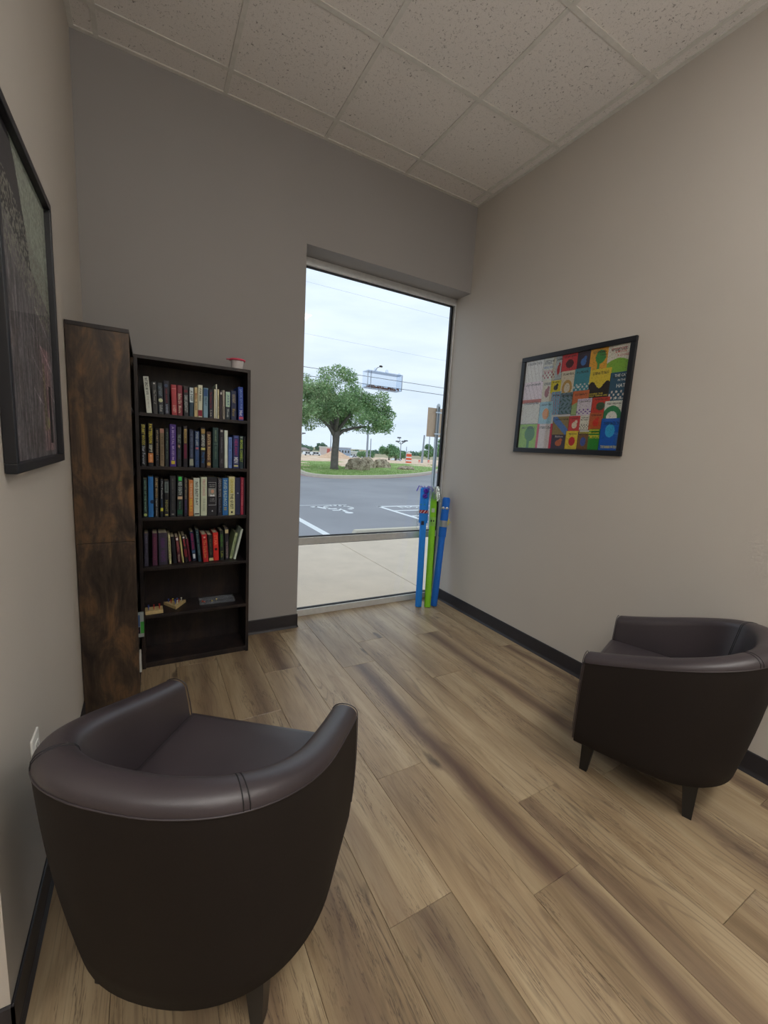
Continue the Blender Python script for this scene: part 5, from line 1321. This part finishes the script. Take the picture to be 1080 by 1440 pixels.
building((49.6, 130, -1.8), 4.3, 6, 2.6, (226, 206, 200), (230, 226, 220), 'small red and white building left of the oak trunk', [(3.1, 3.9, 1, 2)], bands=[(.5, 1.7, .6, 2.3, (206, 110, 100)), (2.0, 2.8, .6, 2.3, (206, 120, 110))])
building((54.3, 131, -1.8), 5.0, 6, 2.7, (176, 190, 214), (206, 210, 220), 'pale blue-grey building right of the oak trunk', [(.5 + 1.1 * k, 1.2 + 1.1 * k, 1.1, 2.1) for k in range(4)])
building((60.2, 134, -1.9), 6.2, 6, 1.55, (228, 228, 222), (240, 240, 236), 'low white building left of the bushy trees', [(.5 + 1.1 * k, 1.2 + 1.1 * k, .3, .9) for k in range(5)])
building((47.1, 150, -1.75), 3.8, 5, 1.15, (196, 186, 176), (150, 138, 136), 'house with grey hipped roof at the left edge of the window', [(.6, 1.3, .3, .8), (2.2, 2.9, .3, .8)], gable=True)
def car(loc, L_, rgb, label, van=False):
    t = empty('car', loc); h1 = .75; h2 = 1.75 if van else 1.35
    h1 *= .62; h2 *= .62
    P = [(0, .25), (L_, .25), (L_, .5), (L_ * .93, h1 + .06), (L_ * (.9 if van else .75), h2), (L_ * (.12 if van else .25), h2), (L_ * .06, h1 + .06), (0, .5)]
    mm = Matrix.Rotation(PI / 2, 4, 'X')
    MB().prism(P, -1.7, 0, mat=mm).obj('body', fm(rgb, .3), t)
    MB().box(L_ * .2, L_ * .45, -.03, .0, h1 + .08, h2 - .08).box(L_ * .5, L_ * .74, -.03, .0, h1 + .08, h2 - .08).obj('side_window', fm((50, 56, 66), .2), t)
    for x in (L_ * .2, L_ * .8): MB().lathe([(.22, -.12), (.22, .12)], 14, mat=Matrix.Translation((x, .02, .22)) @ Matrix.Rotation(PI / 2, 4, 'X')).obj('wheel', fm((30, 30, 32)), t)
    return tag(t, label, 'car')
car((35.4, 110, -1.60), 2.3, (232, 236, 240), 'white van at the left edge of the window view', True)
car((38.2, 112, -1.62), 3.0, (226, 232, 238), 'long white van second from the left of the window view', True)
car((44.3, 114, -1.62), 2.6, (220, 226, 232), 'white car just left of the red and white building')
car((49.0, 108, -1.85), 2.2, (206, 212, 222), 'silver car in front of the low white building, left one')
car((52.3, 108, -1.85), 2.2, (226, 230, 236), 'white car in front of the low white building, right one')
car((50.2, 86, -1.55), 2.6, (232, 236, 240), 'white car below the bushy tree right of the boulders')
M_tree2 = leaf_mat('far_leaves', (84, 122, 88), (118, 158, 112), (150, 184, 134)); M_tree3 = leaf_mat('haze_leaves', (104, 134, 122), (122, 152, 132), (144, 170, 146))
def bush(loc, w, h, mat_, label, n_=2200, sz=.28, seed=1):
    t = empty('tree', loc); r_ = random.Random(seed)
    MB().tube([(0, 0, -.1), (0.05, 0, h * .3), (0, 0, h * .6)], [.25, .18, .06], 8).obj('trunk', M_bark, t)
    bl = []
    for k in range(18):
        a = r_.random() * 2 * PI; rr = math.sqrt(r_.random()); bl.append((rr * math.cos(a) * w * .40, rr * math.sin(a) * w * .3, h * (.32 + .42 * (1 - rr * rr * .8) * r_.random() + .08), w * r_.uniform(.10, .17)))
    mb = MB(); leaf_cloud(mb, bl, n_, sz, r_, .9, .1); f_ = mb.obj('foliage', mat_, t); f_['kind'] = 'stuff'
    return tag(t, label, 'tree', 'trees beyond the construction ground')
bush((52.4, 92, -1.5), 7.2, 4.9, M_tree2, 'bushy bright green tree behind the boulders', 4200, .20, 1)
bush((59.2, 97, -1.6), 4.2, 2.9, M_tree2, 'green tree left of the traffic barrel behind the bushy one', 2200, .18, 2)
bush((46.2, 93, -1.5), 5.6, 2.7, M_tree2, 'low green tree left of the bushy tree', 2200, .18, 8)
bush((48.0, 68, -1.3), 4.6, 4.9, M_tree2, 'tall green tree behind the parking sign', 3200, .17, 3)
bush((44.8, 76, -1.3), 4.2, 2.9, M_tree2, 'green tree just left of the parking sign', 1800, .17, 4)
bush((53.4, 71, -1.3), 5.0, 6.9, M_tree2, 'tall green tree at the right edge of the window', 3200, .18, 5)
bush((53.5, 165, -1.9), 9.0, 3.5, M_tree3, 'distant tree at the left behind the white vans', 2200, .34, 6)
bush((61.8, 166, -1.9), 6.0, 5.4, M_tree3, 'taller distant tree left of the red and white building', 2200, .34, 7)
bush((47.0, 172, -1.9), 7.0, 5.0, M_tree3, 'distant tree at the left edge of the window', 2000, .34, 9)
mb = MB(); r_ = random.Random(12)
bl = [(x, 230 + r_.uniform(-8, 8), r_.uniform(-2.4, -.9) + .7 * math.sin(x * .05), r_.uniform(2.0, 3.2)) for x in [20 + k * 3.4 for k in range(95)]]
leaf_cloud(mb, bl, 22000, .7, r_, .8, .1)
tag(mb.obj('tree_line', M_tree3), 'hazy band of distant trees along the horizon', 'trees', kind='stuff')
